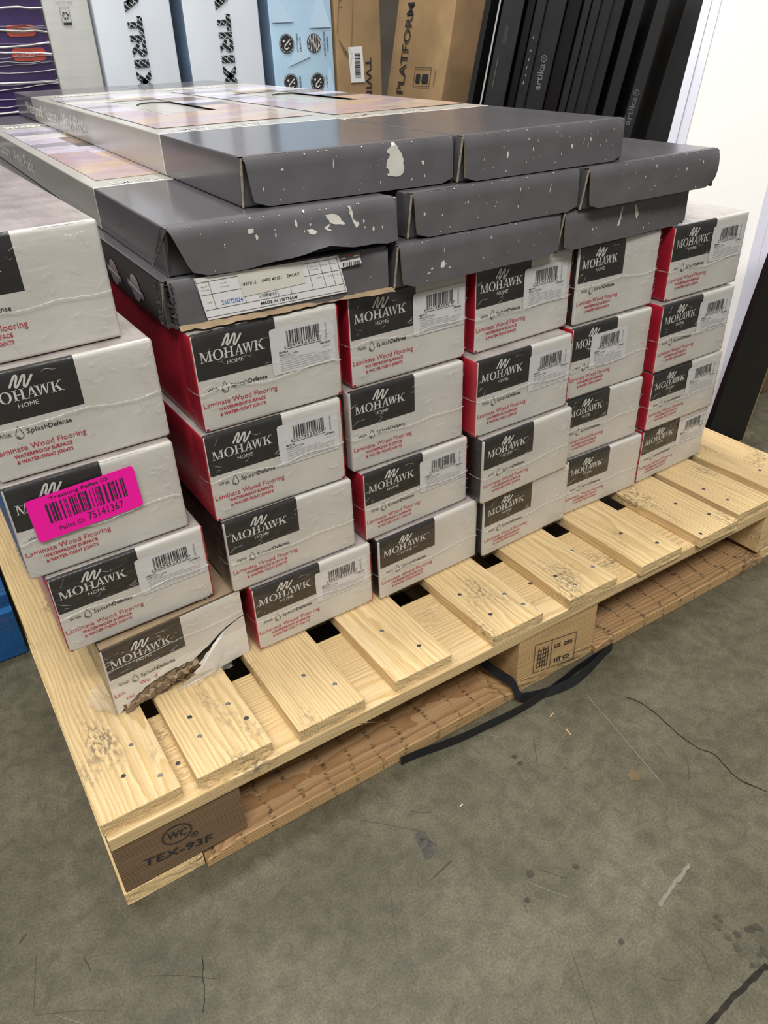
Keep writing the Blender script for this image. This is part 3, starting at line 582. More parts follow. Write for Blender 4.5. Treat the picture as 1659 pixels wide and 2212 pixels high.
def film_mesh(seed):
    mb = MB(); nu, nv = 30, 18; rr = random.Random(seed)
    path = [(-.0022, .034), (-.0022, .02), (-.0022, .008), (-.0014, -.0016)]
    us = [(.0005 + i / nu * (WREF - .001)) for i in range(nu + 1)]
    cols = [(x, y, 0) for x, y in path] + [(x, -.0024, 1) for x in us[1:]] 
    grid = []
    for k, (x, y, fr) in enumerate(cols):
        for j in range(nv + 1):
            z = j / nv * HREF; nz = noise.noise(Vector((x * 26 + seed * 5.1, z * 40, seed * 1.7))) * .0010
            grid.append((x, y - abs(nz) * fr, z))
    for k in range(len(cols) - 1):
        for j in range(nv):
            a = k * (nv + 1) + j; mb.f.append((a, a + nv + 1, a + nv + 2, a + 1)); mb.m.append(0)
    mb.v = grid
    # heat-sealed seam: a raised crinkled line round the carton
    v0 = rr.uniform(.40, .50); pts = []
    for i in range(41):
        u = i / 40; pts.append(Vector((u * WREF * .985 + .0005, -.0030, (v0 + .06 * noise.noise(Vector((u * 3, seed, 0))) + .012 * noise.noise(Vector((u * 22, seed, 2)))) * HREF)))
    pts = [Vector((-.0030, .03, pts[0].z)), Vector((-.0030, .01, pts[0].z))] + pts
    for i in range(len(pts) - 1):
        w0 = .0007 * (0.7 + .6 * rr.random()); up = Vector((0, 0, w0)); o = Vector((0, -.0008, 0)); a, b = pts[i], pts[i + 1]
        mb.add([a - up, b - up, b + o, a + o, b + up, a + up], [(0, 1, 2, 3), (3, 2, 4, 5)], 1)
    # short pulled creases of the film
    for i in range(46):
        cu, cv = rr.uniform(.02, .97), rr.uniform(.05, .95)
        if rr.random() < .45: cu = rr.choice([rr.uniform(.01, .12), rr.uniform(.86, .98)])
        ang = rr.choice([rr.gauss(.55, .35), rr.gauss(.15, .2), rr.gauss(-.7, .3)]); l = rr.uniform(.004, .020); n_ = 6; wd = rr.uniform(.00012, .00034); q = []
        for t in range(n_ + 1):
            f = t / n_ - .5; x_ = cu * WREF + math.cos(ang) * l * f; z_ = cv * HREF + math.sin(ang) * l * f + .0014 * math.sin(t * .9 + i); q.append(Vector((min(max(x_, .001), WREF * .985), -.0034, min(max(z_, .002), HREF - .003))))
        for t in range(n_):
            w0 = wd * math.sin(math.pi * (t + .15) / (n_ + .3)) + .00003; w1 = wd * math.sin(math.pi * (t + 1.15) / (n_ + .3)) + .00003; a, b = q[t], q[t + 1]
            mb.add([a - Vector((0, 0, w0)), b - Vector((0, 0, w1)), b + Vector((0, -.0004, 0)), a + Vector((0, -.0004, 0)), b + Vector((0, 0, w1)), a + Vector((0, 0, w0))], [(0, 1, 2, 3), (3, 2, 4, 5)], 1)
    o = mb.build('shrink_film', [M['film'], M['film_seam']], smooth=True); me = o.data; bpy.data.objects.remove(o); return me
FILM = [film_mesh(i) for i in range(4)]

HS = [.11139, .11489, .12462, .12517, .13103]; ZL = [0]
for h in HS: ZL.append(ZL[-1] + h)
# column.level: x, y, skew, side colour (r red / d dark), barcode (None or shift u,v), width
CART = {
 '2.3': (.1932, .0056, .0077, 'r', (0, 0)), '2.2': (.1856, -.0014, .0089, 'r', (0, 0)), '2.1': (.1904, -.0080, .0147, 'd', None), '2.0': (.2116, -.0168, .0150, 'r', (.0, -.02)),
 '3.3': (.4104, .0142, .0210, 'r', (.02, 0)), '3.2': (.3994, .0064, .003, 'w', None), '3.1': (.4066, -.0078, .045, 'r', (.015, 0)), '3.0': (.4203, -.0196, .0412, 'd', None),
 '4.3': (.6235, .0162, .0453, 'r', (-.02, -.02)), '4.2': (.6086, -.0114, .0305, 'r', (.03, -.02)), '4.1': (.6136, -.0272, .0546, 'd', None), '4.0': (.6242, -.0225, .0518, 'd', None),
 '5.3': (.8267, .0160, .0177, 'd', None), '5.2': (.8190, .0059, .0065, 'r', (-.27, -.04)), '5.1': (.8177, .0025, .0028, 'd', None), '5.0': (.8288, -.0049, -.0054, 'd', None),
 '6.3': (1.0390, .0110, .0144, 'r', (.01, 0)), '6.2': (1.0236, -.0023, .0228, 'r', (.01, 0)), '6.1': (1.0244, -.0041, .0202, 'r', (0, 0)), '6.0': (1.0241, -.0035, .0427, 'r', (.03, .02)),
 '1.4': (-.0684, .0434, .0482, 'd', None), '1.3': (-.0424, .0233, .0259, 'd', None), '1.2': (-.0461, .0087, .0245, 'd', None), '1.1': (-.0319, -.0022, .0311, 'r', (.02, -.02)), '1.0': (-.0006, -.0215, .0800, 'x', None)}
ORD = ['', 'first', 'second', 'third', 'fourth', 'fifth', 'sixth']
LAB = {
 '1.4': 'white flooring carton on top of the leftmost stack, cut off by the frame', '1.3': 'white flooring carton with blank right half, second from top of the leftmost stack',
 '1.2': 'white flooring carton bearing the bright pink pallet label', '1.1': 'red-sided white flooring carton right under the pink-labelled one',
 '1.0': 'torn white flooring carton with ripped end at the bottom of the leftmost stack',
 '2.3': 'red-sided white flooring carton directly under the gray carton with paper label', '2.2': 'red-sided white barcode carton, second from top of the second stack from the left',
 '2.1': 'dark-sided white flooring carton without barcode in the second stack from the left', '2.0': 'red-sided white flooring carton on the deck at the bottom of the second stack',
 '3.3': 'red-sided white barcode carton on top of the third stack from the left', '3.2': 'white carton without barcode, second from top of the third stack from the left',
 '3.1': 'red-sided white barcode carton, second from bottom of the third stack', '3.0': 'dark-sided white flooring carton on the deck at the bottom of the third stack',
 '4.3': 'red-sided white carton whose sticker covers the K, top of the fourth stack', '4.2': 'red-sided white barcode carton, second from top of the fourth stack from the left',
 '4.1': 'white carton with crinkled black side, second from bottom of the fourth stack', '4.0': 'white flooring carton on the deck at the bottom of the fourth stack',
 '5.3': 'white flooring carton without barcode on top of the fifth stack from the left', '5.2': 'white carton with barcode sticker stuck over the name, in the fifth stack',
 '5.1': 'white carton without barcode, second from bottom of the fifth stack', '5.0': 'white flooring carton on the deck at the bottom of the fifth stack',
 '6.3': 'red-sided white carton with film-wrapped top showing, top of the rightmost stack', '6.2': 'red-sided white barcode carton, second from top of the rightmost stack',
 '6.1': 'red-sided white barcode carton, second from bottom of the rightmost stack', '6.0': 'white barcode carton on the deck at the bottom of the rightmost stack'}
GRP = 'white laminate flooring cartons stacked on the pallet'
CM = [M['carton_white'], M['carton_black'], M['carton_red'], M['film_top'], M['kraft_dark'], M['kraft']]
PU, PV = .548, .545
def carton(key):
    x, y, sk, side, bar = CART[key]; col, lev = key.split('.'); lev = int(lev); H = HS[lev] - .0010; Wd = .199 if col != '5' else .189
    root = empty('flooring_carton', (x, y, ZL[lev] + .0002), 0, LAB[key], 'box', GRP); seed = int(col) * 7 + lev
    red = side == 'r'
    def mf(s, c):
        if s == 'f':
            u, v = c[0] / Wd, c[1] / H
            if u < .010: return 0
            if red and (u > .985 or (v < .040 and (u > .962 or u < .03))): return 2
            return 1 if (u < PU and v > PV) else 0
        if s == 'l':
            if red: return 2
            if side == 'w': return 0 if c[0] < .016 else 4
            return 0 if c[0] < .0045 else 1
        if s == 'r': 
            if red: return 2
            return 0 if c[0] < .011 else 1
        if s == 't': return 1 if (c[1] < .006 and c[0] < PU * Wd) else (0 if c[1] < .006 else 3)
        return 5
    ex = ((.010 * Wd, PU * Wd, .962 * Wd, .985 * Wd, .03 * Wd), (.0045, .011, .016, .006), (PV * H, .04 * H))
    def dfm(p, a, b_, c):
        # slightly pinched, bulging corners
        q = Vector(p); e = noise.noise(Vector((a * 20 + seed, c * 20, seed * .37)))
        if b_ < 1e-6 and (a < .004 or a > Wd - .004 or c > H - .004): q.y += abs(e) * .0022
        return q
    body = soft_box((Wd, 1.2, H), .0038, (6, 7, 4), 0, seed, mf, ex, sk, dfm).build('carton_body', CM, root, smooth=True)
    rot = math.atan(sk); sz = H / HREF; sx = Wd / WREF
    link('printed_lettering', ME_PRINT, root, (0, -.0006, 0), (0, 0, rot), (sx, 1, sz))
    if bar is not None: link('barcode_label', ME_BAR, root, (bar[0] * Wd, -.0011 + sk * bar[0] * Wd, bar[1] * H), (0, 0, rot), (sx, 1, sz))
    link('shrink_film', FILM[seed % 4], root, (0, 0, 0), (0, 0, rot), (sx, 1, sz))
    return root, H, sk
for k in CART:
    if k != '1.0':
        root, H, sk = carton(k)
        if k == '1.2': PINKROOT, PINKH, PINKSK = root, H, sk
# pink pallet label (stuck on over the film)
mb = MB(); y = -.0005
mb.poly(rrect(0, .126, 0, .0565, .0045), 0)
text(mb, 'Tracking Pallet ID', (.026, y, .0490), RX, UZ, .0042, .068, 1, .01)
bars(mb, .019, .111, .020, .0455, y, 1, 12, 27)
text(mb, 'Pallet ID:', (.026, y, .0072), RX, UZ, .0058, .030, 1); text(mb, '75141367', (.060, y, .0072), RX, UZ, .0098, .043, 1)
o = mb.build('pallet_label', [M['pink'], M['ink_black']], PINKROOT, (.0215, -.0042 + PINKSK * .02, .390 * PINKH), (0, math.radians(-2.6), math.atan(PINKSK)))
o['label'] = 'bright pink pallet label with barcode and number'

# torn carton at the bottom of the leftmost stack
def torn_carton():
    x, y, sk, side, bar = CART['1.0']; H = HS[0] - .001; Wd = .199; rz = math.atan(sk) * 0
    root = empty('flooring_carton', (x, y, .0002), 0, LAB['1.0'], 'box', GRP)
    P3 = lambda u, v, d=0: (u * Wd, d + sk * u * Wd, v * H)
    sb = soft_box((Wd - .001, 1.19, H - .003), .003, (6, 7, 3), 0, 3, lambda s, c: 4 if s == 'f' else (1 if s in 'l' else (5 if s == 't' else 4)), skew=sk)
    sb.build('carton_body', CM, root, (.0005, .009, .0005), smooth=True)
    up = [(1.0, .62), (.955, .605), (.911, .583), (.86, .555), (.80, .50), (.755, .455), (.735, .42), (.704, .385), (.66, .36), (.63, .33), (.60, .30), (.568, .275), (.53, .30), (.50, .29), (.47, .285), (.44, .30), (.405, .285), (.37, .285), (.35, .265), (.329, .274), (.30, .25), (.27, .255), (.25, .232), (.212, .218), (.19, .19), (.172, .184), (.14, .14), (.102, .105), (.075, .06), (.045, .045), (.02, .01), (.0, .0)]
    mb = MB(); rr = random.Random(3)
    mb.prism([P3(0.012, PV), P3(PU, PV), P3(PU, 1), P3(.012, 1)], (0, .0012, 0), 1)
    mb.prism([P3(0, 1), P3(0, .0), P3(.012, .0), P3(.012, 1)], (0, .0012, 0), 0)
    body = [P3(PU, 1), P3(PU, PV), P3(.012, PV)] + [P3(u, v, -rr.uniform(0, .0008)) for u, v in up[::-1]] + [P3(1, 1)]
    mb.prism(body, (0, .0012, 0), 0)
    mb.build('end_panel', CM, root)['label'] = 'white end panel ripped along its lower edge'
    side = MB(); side.prism([(0, .0005, 0), (0, .0005, H), (0, .03, H), (0, .03, 0)], (.0008, 0, 0)); side.build('side_flap', M['carton_black'], root)
    lo = [(1.0, .605), (.955, .59), (.911, .565), (.86, .53), (.80, .475), (.76, .42), (.735, .40), (.70, .34), (.67, .33), (.64, .28), (.60, .25), (.625, .21), (.575, .19), (.55, .165), (.57, .13), (.50, .11), (.47, .06), (.42, .015), (.45, .006), (.60, .003), (.80, .003), (1.0, .003)]
    mb = MB(); front = []
    for u, v in lo:
        k = max(0, 1 - math.hypot((u - .50) / .42, (v - .12) / .45)); front.append(P3(u, v, -.002 - .012 * k))
    mb.prism(front, (0, .0012, 0), 0); mb.build('torn_flap', CM, root)['label'] = 'white lower flap peeled outward'
    # shredded brown board in the rip
    mb = MB()
    for s in range(7):
        d = -.003 + s * .0022; v0 = .02 + s * .032; rr2 = random.Random(20 + s); n = 22; top = []; bot = []
        for i in range(n + 1):
            u = .05 + .56 * i / n; base = v0 + .20 * (i / n) ** .8
            top.append(P3(u, base + rr2.uniform(0, .045), d + rr2.uniform(-.002, .002))); bot.append(P3(u, base - .035 + rr2.uniform(-.02, .01), d - rr2.uniform(.000, .004)))
        for i in range(n): mb.poly([bot[i], bot[i + 1], top[i + 1], top[i]], s % 2)
    rr3 = random.Random(9); mb.v = [(a, b_, max(c, .0012)) for a, b_, c in mb.v]
    for i in range(40):
        u = rr3.uniform(.33, .55); v = rr3.uniform(.10, .25); c = Vector(P3(u, v, rr3.uniform(-.008, .0))); q = [c + Vector((rr3.uniform(-.004, .004), rr3.uniform(-.003, .003), rr3.uniform(-.003, .003))) for _ in range(4)]
        mb.add(q, [(0, 1, 2), (0, 3, 1), (1, 3, 2), (0, 2, 3)], i % 2)
    o = mb.build('torn_cardboard', [M['kraft_dark'], M['kraft']], root); o['label'] = 'shredded brown cardboard in the rip'; o['kind'] = 'stuff'
    link('printed_lettering', ME_PRINT_D, root, (0, -.0014, 0), (0, 0, math.atan(sk)), (Wd / WREF, 1, H / HREF))
    # scuffs through the black print
    mb = MB(); rr4 = random.Random(6)
    for i in range(26):
        u = rr4.uniform(.12, .50) if i > 5 else rr4.uniform(.06, .14); v = rr4.uniform(.70, .82) if i > 8 else rr4.uniform(.78, .92)
        l = rr4.uniform(.006, .035); h = rr4.uniform(.004, .018); k = rr4.uniform(-.03, .05)
        mb.poly([P3(u, v, -.001), P3(u + l, v + k * .5, -.001), P3(u + l * 1.2, v + h + k * .5, -.001), P3(u + l * .3, v + h, -.001)])
    mb.build('scuff', M['kraft'], root)['kind'] = 'stuff'
    link('shrink_film', FILM[2], root, (0, -.001, H * .46), (0, 0, math.atan(sk)), (Wd / WREF, 1, H * .52 / HREF))
    def scrap(pts, seed, nm='film_scrap'):
        b = MB(); nu, nv = 14, 9; A, B, C_, D = [Vector(p) for p in pts]
        for i in range(nu + 1):
            for j in range(nv + 1):
                u, v = i / nu, j / nv; p = A.lerp(B, u).lerp(D.lerp(C_, u), v); n_ = noise.noise_vector(p * 90 + Vector((seed, 0, 0))); e = .5 + min(u, v, 1 - u, 1 - v) * 2
                b.v.append(tuple(p + n_ * .006 * (1.3 - min(1, e) * .3)))
        for i in range(nu):
            for j in range(nv):
                a = i * (nv + 1) + j; b.f.append((a, a + nv + 1, a + nv + 2, a + 1)); b.m.append(0)
        for k in range(len(b.v)): b.v[k] = (b.v[k][0], b.v[k][1], max(b.v[k][2], .0018))
        b.build(nm, M['film_milky'], root, smooth=True)
    scrap([(-.030, .03, .012), (-.003, -.005, .006), (-.003, -.003, .05), (-.012, .03, .046)], 1)
    scrap([(.100, -.012, .0), (.165, -.003, .001), (.178, .004, .03), (.120, -.012, .02)], 2)
    return root
torn_carton()

# ------------------------------------------------------------------ gray plank cartons
GL = 1.80; GW = .2895; GT = .0565; ZG0 = .4775; ZGT = .0575
GM = [M['grey_carton'], M['label_band'], M['fold_dark'], M['ink_white'], M['side_black']]
GROUP_G = 'gray vinyl plank cartons lying on the white cartons'
def chip(mb, u, v, s, rr, y=-.0006, ar=1.6):
    n = rr.randint(5, 8); a0 = rr.uniform(-.5, .5)
    pts = []
    for i in range(n):
        a = 2 * math.pi * i / n; k = rr.uniform(.5, 1.1); px, pz = s * k * math.cos(a), s * k * ar * math.sin(a)
        pts.append((u + px * math.cos(a0) - pz * math.sin(a0) * .4, y, v + pz + px * math.sin(a0)))
    mb.poly(pts[::-1] if False else pts)
def gray(key, x, y, lev, yaw, skew, label, wedge=.03, side_end=.012, band=True, art=False, chips=(), patches=(), seed=1, z_extra=0.0, rnd=16, hole=None, dy=0.0, front_def=None, flap_top=0.004):
    root = empty('plank_carton', (x, y, ZG0 + lev * ZGT + z_extra), yaw, label, 'box', GROUP_G)
    y0, y1 = .317 * 1.0, GL - .317
    def mf(s, c):
        if s in 'lrt' :
            yy = c[0] if s in 'lr' else c[1]
            if band and abs(yy - y0) < .0022: return 3
            if band and abs(yy - y1) < .0022: return 3
            if key == 'E' and s in 'lr': return 4
            return 1 if band and y0 < yy < y1 else 0
        return 2 if s == 'f' else 0
    ex = ([], [y0 - .0022 - .0, y0 + .0022, y1 - .0022, y1 + .0022], [])
    skip = None
    if hole:
        hx, hy, ha, hb = hole; ex[0].extend([hx - ha - .006, hx + ha + .006]); ex[1].extend([hy - hb - .01, hy + hb + .01])
        skip = lambda s, c: s == 't' and abs(c[0] - hx) < ha + .006 and abs(c[1] - hy) < hb + .01
    def dfm(p, a, b_, c):
        q = Vector(p); sag = noise.noise(Vector((a * 6 + seed * 3, b_ * 3, seed)))
        if c > GT - 1e-5 and .02 < b_ < 1.75 and .01 < a < GW - .01: q.z += sag * .0007
        return q
    body_y = .010 if wedge < .05 else .020
    sb = soft_box((GW, GL - body_y, GT), .0022, (5, 10, 2), 0, seed, mf, ex, skew, dfm, skip)
    if hole:      # rim polygons between the cut-out and the surrounding panel, then the pocket
        hx, hy, ha, hb = hole; x0_, x1_, yy0, yy1 = hx - ha - .006, hx + ha + .006, hy - hb - .01, hy + hb + .01; n = 40
        def rect_pt(a):
            dx, dy_ = math.cos(a), math.sin(a); t = min(((x1_ - hx) if dx > 0 else (hx - x0_)) / max(abs(dx), 1e-9), ((yy1 - hy) if dy_ > 0 else (hy - yy0)) / max(abs(dy_), 1e-9)); return (hx + dx * t, hy + dy_ * t)
        angs = sorted([2 * math.pi * i / n for i in range(n)] + [math.atan2(b_ - hy, a - hx) % (2 * math.pi) for a in (x0_, x1_) for b_ in (yy0, yy1)])
        el = [(hx + ha * math.cos(math.atan2(math.sin(a) / hb * 1, math.cos(a) / ha)), hy + hb * math.sin(math.atan2(math.sin(a) / hb, math.cos(a) / ha))) for a in angs]
        for i in range(len(angs)):
            j = (i + 1) % len(angs); p, q = rect_pt(angs[i]), rect_pt(angs[j])
            sb.poly([(el[i][0], el[i][1], GT), (p[0], p[1], GT), (q[0], q[1], GT), (el[j][0], el[j][1], GT)], 1)
    sb.build('carton_body', GM, root, (0, body_y, 0), smooth=False)
    if hole:
        pk = MB(); zt, zb = GT + .0001, GT - .0026
        for i in range(len(el)):
            j = (i + 1) % len(el); a, b_ = el[i], el[j]; pk.poly([(a[0], a[1], zb), (b_[0], b_[1], zb), (b_[0], b_[1], zt), (a[0], a[1], zt)], 0)
        pk.poly([(p[0], p[1], zb) for p in el], 1); pk.build('hand_hole', [M['fold_dark'], M['label_band']], root, (0, body_y, 0))
    # side sheet and lid sheet reaching the front corner
    t = .0014
    sd = MB(); sd.prism([(0, body_y + .001, 0), (0, .0 + side_end, 0), (0, .0, GT - .002), (0, body_y + .001, GT - .001)], (t, 0, 0), 0); sd.build('side_panel', M['grey_carton'], root)
    we = MB(); we.prism([(-.0004, side_end - .0012, 0), (-.0004, side_end + .0006, 0), (-.0004, .0012, GT - .002), (-.0004, -.0004, GT - .001)], (t + .0008, 0, 0)); we.build('worn_edge', M['worn_fibre'], root)
    sd = MB(); sd.prism([(GW - t, body_y + .001 + skew * GW, 0), (GW - t, .003 + skew * GW, 0), (GW - t, .0 + skew * GW, GT - .002), (GW - t, body_y + .001 + skew * GW, GT - .001)], (t, 0, 0), 0); sd.build('side_panel', M['grey_carton'], root)
    # front end flap, folded down from the lid
    fp = MB(); nu, nv = 16, 6; ul = lambda v: flap_top + (wedge * GW - flap_top) * (1 - v) ** .9
    def fpos(u, v, back=0):
        xl = ul(v); xr = GW - .0006; xx = xl + (xr - xl) * u; zz = .0006 + v * (GT - .0006); yy = skew * xx
        rnd_ = .004 * (max(0, v - .93) / .07) ** 2; yy += rnd_; bow = noise.noise(Vector((xx * 11 + seed * 4, zz * 20, seed))) * .0012
        yy += bow * (1 if .08 < u < .95 else .3) - .0006 * (1 - v)
        # rounded lower corners
        if v < .13:
            e = min(u, 1 - u) * (xr - xl); 
            if e < .008: zz += (.008 - e) * .7 * (1 - v / .13)
        q = Vector((xx, yy + back, zz))
        return front_def(q, u, v) if front_def else q
    F = {}
    for side, back in ((0, 0), (1, .0026)):
        for i in range(nu + 1):
            for j in range(nv + 1): F[(side, i, j)] = len(fp.v); fp.v.append(tuple(fpos(i / nu, (j / nv) ** .8, back)))
    for i in range(nu):
        for j in range(nv):
            fp.f.append((F[0, i, j], F[0, i + 1, j], F[0, i + 1, j + 1], F[0, i, j + 1])); fp.m.append(0)
            fp.f.append((F[1, i, j], F[1, i, j + 1], F[1, i + 1, j + 1], F[1, i + 1, j])); fp.m.append(0)
    for i in range(nu):
        for j in (0, nv):
            q = (F[0, i, j], F[1, i, j], F[1, i + 1, j], F[0, i + 1, j]); fp.f.append(q if j == 0 else q[::-1]); fp.m.append(1 if j == 0 else 0)
    for j in range(nv):
        for i in (0, nu):
            q = (F[0, i, j], F[0, i, j + 1], F[1, i, j + 1], F[1, i, j]); fp.f.append(q); fp.m.append(1)
    # lid strip joining the flap to the body
    lid = []
    n = 8
    for i in range(n + 1):
        xx = GW * i / n; lid.append(((xx, skew * xx + .004, GT - .0001), (xx, body_y + .004 + skew * xx, GT + .0001)))
    for i in range(n): fp.poly([lid[i][0], lid[i + 1][0], lid[i + 1][1], lid[i][1]], 0)
    fp.build('end_flap', [M['grey_scuffed'], M['fibre_edge']], root, smooth=True)
    rr = random.Random(seed * 13 + 1); cm = MB()
    def put(u, v, s, ar): 
        k = len(cm.v); chip(cm, u, v, s, rr, 0, ar)
        for i in range(k, len(cm.v)):
            a, b_, c = cm.v[i]; vv = min(max((c - .0006) / (GT - .0006), 0), 1); xl = ul(vv); uu = min(max((a - xl) / (GW - xl), 0), 1); q = fpos(uu, vv); cm.v[i] = (q.x, q.y - .0005, q.z)
    for c in chips: put(c[0], c[1], c[2], c[3] if len(c) > 3 else 1.6)
    for i in range(rnd): put(rr.uniform(.03, GW - .02), rr.uniform(.004, GT - .008), rr.choice([.0005, .0006, .0008, .0011]), rr.choice([1, 1.4, 3.0]))
    for i in range(12): put(rr.uniform(.02, GW - .02), GT - rr.uniform(.0006, .0022), rr.choice([.0005, .0007, .0010]), rr.choice([.5, .8]))
    for pts in patches:
        k = len(cm.v); P = smooth_path([Vector((p[0], p[1])) for p in pts], 4, True); cm.poly([(p.x + rr.uniform(-.0009, .0009), 0, p.y + rr.uniform(-.0008, .0008)) for p in P][::-1])
        for i in range(k, len(cm.v)):
            a, b_, c = cm.v[i]; vv = min(max((c - .0006) / (GT - .0006), 0), 1); xl = ul(vv); uu = (a - xl) / (GW - xl); q = fpos(uu, vv); cm.v[i] = (q.x, q.y - .0006, q.z)
    if cm.f: cm.build('paint_chips', M['paint_chip'], root)['kind'] = 'stuff'
    # worn fibre at the two upper front corners
    wc = MB()
    for cx in (0.001, GW - .001):
        for i in range(5):
            c = Vector((cx + rr.uniform(-.001, .003) * (1 if cx < .1 else -1), .001 + skew * cx + rr.uniform(0, .004), GT - rr.uniform(-.0006, .004))); q = [c + Vector((rr.uniform(-.0012, .0012), rr.uniform(-.0012, .0012), rr.uniform(-.0009, .0009))) for _ in range(4)]
            wc.add(q, [(0, 1, 2), (0, 3, 1), (1, 3, 2), (0, 2, 3)], 0)
    wc.build('worn_corners', M['paint_chip'], root)['kind'] = 'stuff'
    if art: printed_top(root, body_y, hole)
    return root

def printed_top(root, by, hole):
    """the printed room picture, warranty line and hairline borders on the lid"""
    names = ['art_lavender', 'art_mauve', 'art_orange', 'art_tan', 'art_rose', 'art_dark', 'art_brown', 'art_pale', 'art_grey', 'art_yellow', 'ink_white']
    ix = {n: i for i, n in enumerate(names)}; mb = MB(); z = GT + .0009
    # cells: x0,x1 (0..1 across), y0,y1 (m from front), material
    cells = [(.06, 1, .400, .470, 'art_orange'), (.06, .45, .470, .560, 'art_rose'), (.45, 1, .470, .560, 'art_tan'), (.06, .6, .560, .655, 'art_orange'), (.6, 1, .560, .655, 'art_rose'), (.06, .32, .655, .78, 'art_mauve'), (.72, 1, .655, .78, 'art_rose'), (.06, .32, .78, .90, 'art_lavender'), (.72, 1, .78, .86, 'art_dark'), (.72, 1, .86, .94, 'art_lavender'), (.06, .32, .90, .97, 'art_grey'), (.06, .32, .97, 1.07, 'art_lavender'), (.72, 1, .94, 1.07, 'art_brown'),
             (.06, .40, 1.07, 1.16, 'art_pale'), (.40, .75, 1.07, 1.13, 'art_brown'), (.75, 1, 1.07, 1.16, 'art_lavender'), (.40, .75, 1.13, 1.16, 'art_yellow'), (.06, .5, 1.16, 1.25, 'art_grey'), (.5, 1, 1.16, 1.25, 'art_pale'), (.06, 1, 1.25, 1.33, 'art_lavender')]
    if not hole: cells += [(.32, .72, .655, .74, 'art_rose'), (.32, .72, .74, .86, 'art_lavender'), (.32, .50, .86, .93, 'art_dark'), (.50, .72, .86, 1.07, 'art_pale'), (.32, .50, .93, 1.07, 'art_brown')]
    xs0 = .018; ws = GW - .022
    for a, b_, c, d, m in cells:
        x0, x1 = xs0 + (a - .06) / .94 * ws, xs0 + (b_ - .06) / .94 * ws
        if m in ('art_orange', 'art_tan', 'art_rose', 'art_mauve'):   # sun-lit floor: slanted halves
            mb.poly([(x0, c, z), (x1, c, z), (x1, d, z)], ix[m]); mb.poly([(x0, c, z), (x1, d, z), (x0, d, z)], ix['art_rose' if m != 'art_rose' else 'art_orange'])
        else: mb.poly([(x0, c, z), (x1, c, z), (x1, d, z), (x0, d, z)], ix[m])
    for c in (1.07, 1.16): mb.poly([(xs0, c, z + .0002), (xs0 + ws, c, z + .0002), (xs0 + ws, c + .005, z + .0002), (xs0, c + .005, z + .0002)], ix['ink_white'])
    text(mb, 'LIMITED LIFETIME', (.030, .346, z), RX, (0, 1, 0), .020, .150, ix['art_pale'], .012)
    text(mb, 'RESIDENTIAL WARRANTY', (.045, .332, z), RX, (0, 1, 0), .009, .120, ix['ink_white'], .02)
    text(mb, 'WATERPROOF', (.030, 1.385, z), RX, (0, 1, 0), .045, .150, ix['ink_white'], .03)
    mb.poly([(.012, 1.34, z), (.17, 1.34, z), (.17, 1.343, z), (.012, 1.343, z)], ix['ink_white'])
    mb.build('printed_picture', [M[n] for n in names], root)
    xs = -.0005; fd = (0, -1, 0)
    for w_, y_, l_ in (('Waterproof', 1.62, .26), ('Luxury', 1.30, .15), ('Vinyl', 1.10, .105), ('Plank', .965, .115)):
        sd = MB(); text(sd, w_, (xs, y_, .017), fd, UZ, .026, l_, 0, .018); sd.build('side_lettering', M['ink_white'], root)

# lowest layer, resting on the white cartons
Eroot = gray('E', .1812, .0304, 0, -.030, -.050, 'gray plank carton with white packing label on its end and a crushed corner', wedge=.030, side_end=.03, band=False, rnd=4, seed=3, flap_top=.006)
gray('G2b', .4791, -.0016, 0, -.030, .053, 'gray plank carton in the lowest gray layer, middle, scraped white near its corner', wedge=.03, band=False, seed=5, rnd=14, chips=[(.073, .022, .0045, 1.3), (.055, .019, .003, .5), (.050, .014, .004, .35), (.085, .016, .003, .4), (.075, .040, .0007, 6)])
gray('G3b', .7750, .0046, 0, -.030, .074, 'gray plank carton in the lowest gray layer at right with two long chips', wedge=.02, band=False, seed=6, rnd=16, patches=[[(.1288, .0484), (.1265, .036), (.1242, .0225), (.1191, .0227), (.1225, .034), (.1255, .046)], [(.1572, .0477), (.164, .039), (.1672, .0327), (.1636, .0258), (.1575, .037)]])
# middle layer
def crush(q, u, v):
    k = max(0, 1 - abs(u - .62) / .42); w = (1 - v) ** 1.6; q.y -= .013 * k * w; q.z += (.013 * k + .0016 * math.sin(u * 23)) * w * min(1, u * 2); return q
gray('G1', .1932, .0233, 1, -.038, -.035, 'gray plank carton with buckled end and open left corner above the packing label', wedge=.080, side_end=.085, band=True, art=True, seed=7, rnd=14, front_def=crush, flap_top=.0015,
     patches=[[(.192, .0477), (.2063, .046), (.212, .0381), (.2159, .0322), (.1993, .0352), (.1936, .0422)], [(.2216, .0548), (.2266, .0507), (.2279, .0379), (.2351, .0325), (.2304, .0267), (.2257, .0364)], [(.166, .0315), (.1721, .031), (.1773, .0255), (.1715, .0239), (.1667, .0278)], [(.1973, .0364), (.1925, .0289), (.1975, .0255), (.1873, .0287)]],
     chips=[(.0965, .0415, .0042, 1), (.1022, .0338, .002, 2), (.153, .042, .0025, 2.4), (.2541, .0208, .0022, 2), (.1707, .038, .0016, 2), (.1644, .0555, .0015, 2), (.2416, .0335, .001, 4)])
gray('G2', .5082, .0080, 1, -.030, .016, 'gray plank carton in the middle gray layer between two others, lightly chipped', wedge=.030, band=True, seed=8, rnd=18, chips=[(.09, .036, .002, 1.3), (.235, .036, .0008, 8), (.02, .030, .002, 1.3)])
def bulge(q, u, v):
    k = max(0, (u - .72) / .28); q.y -= .006 * math.sin(v * 3.1) * k; q.x -= .006 * k * k * (1 - v); return q
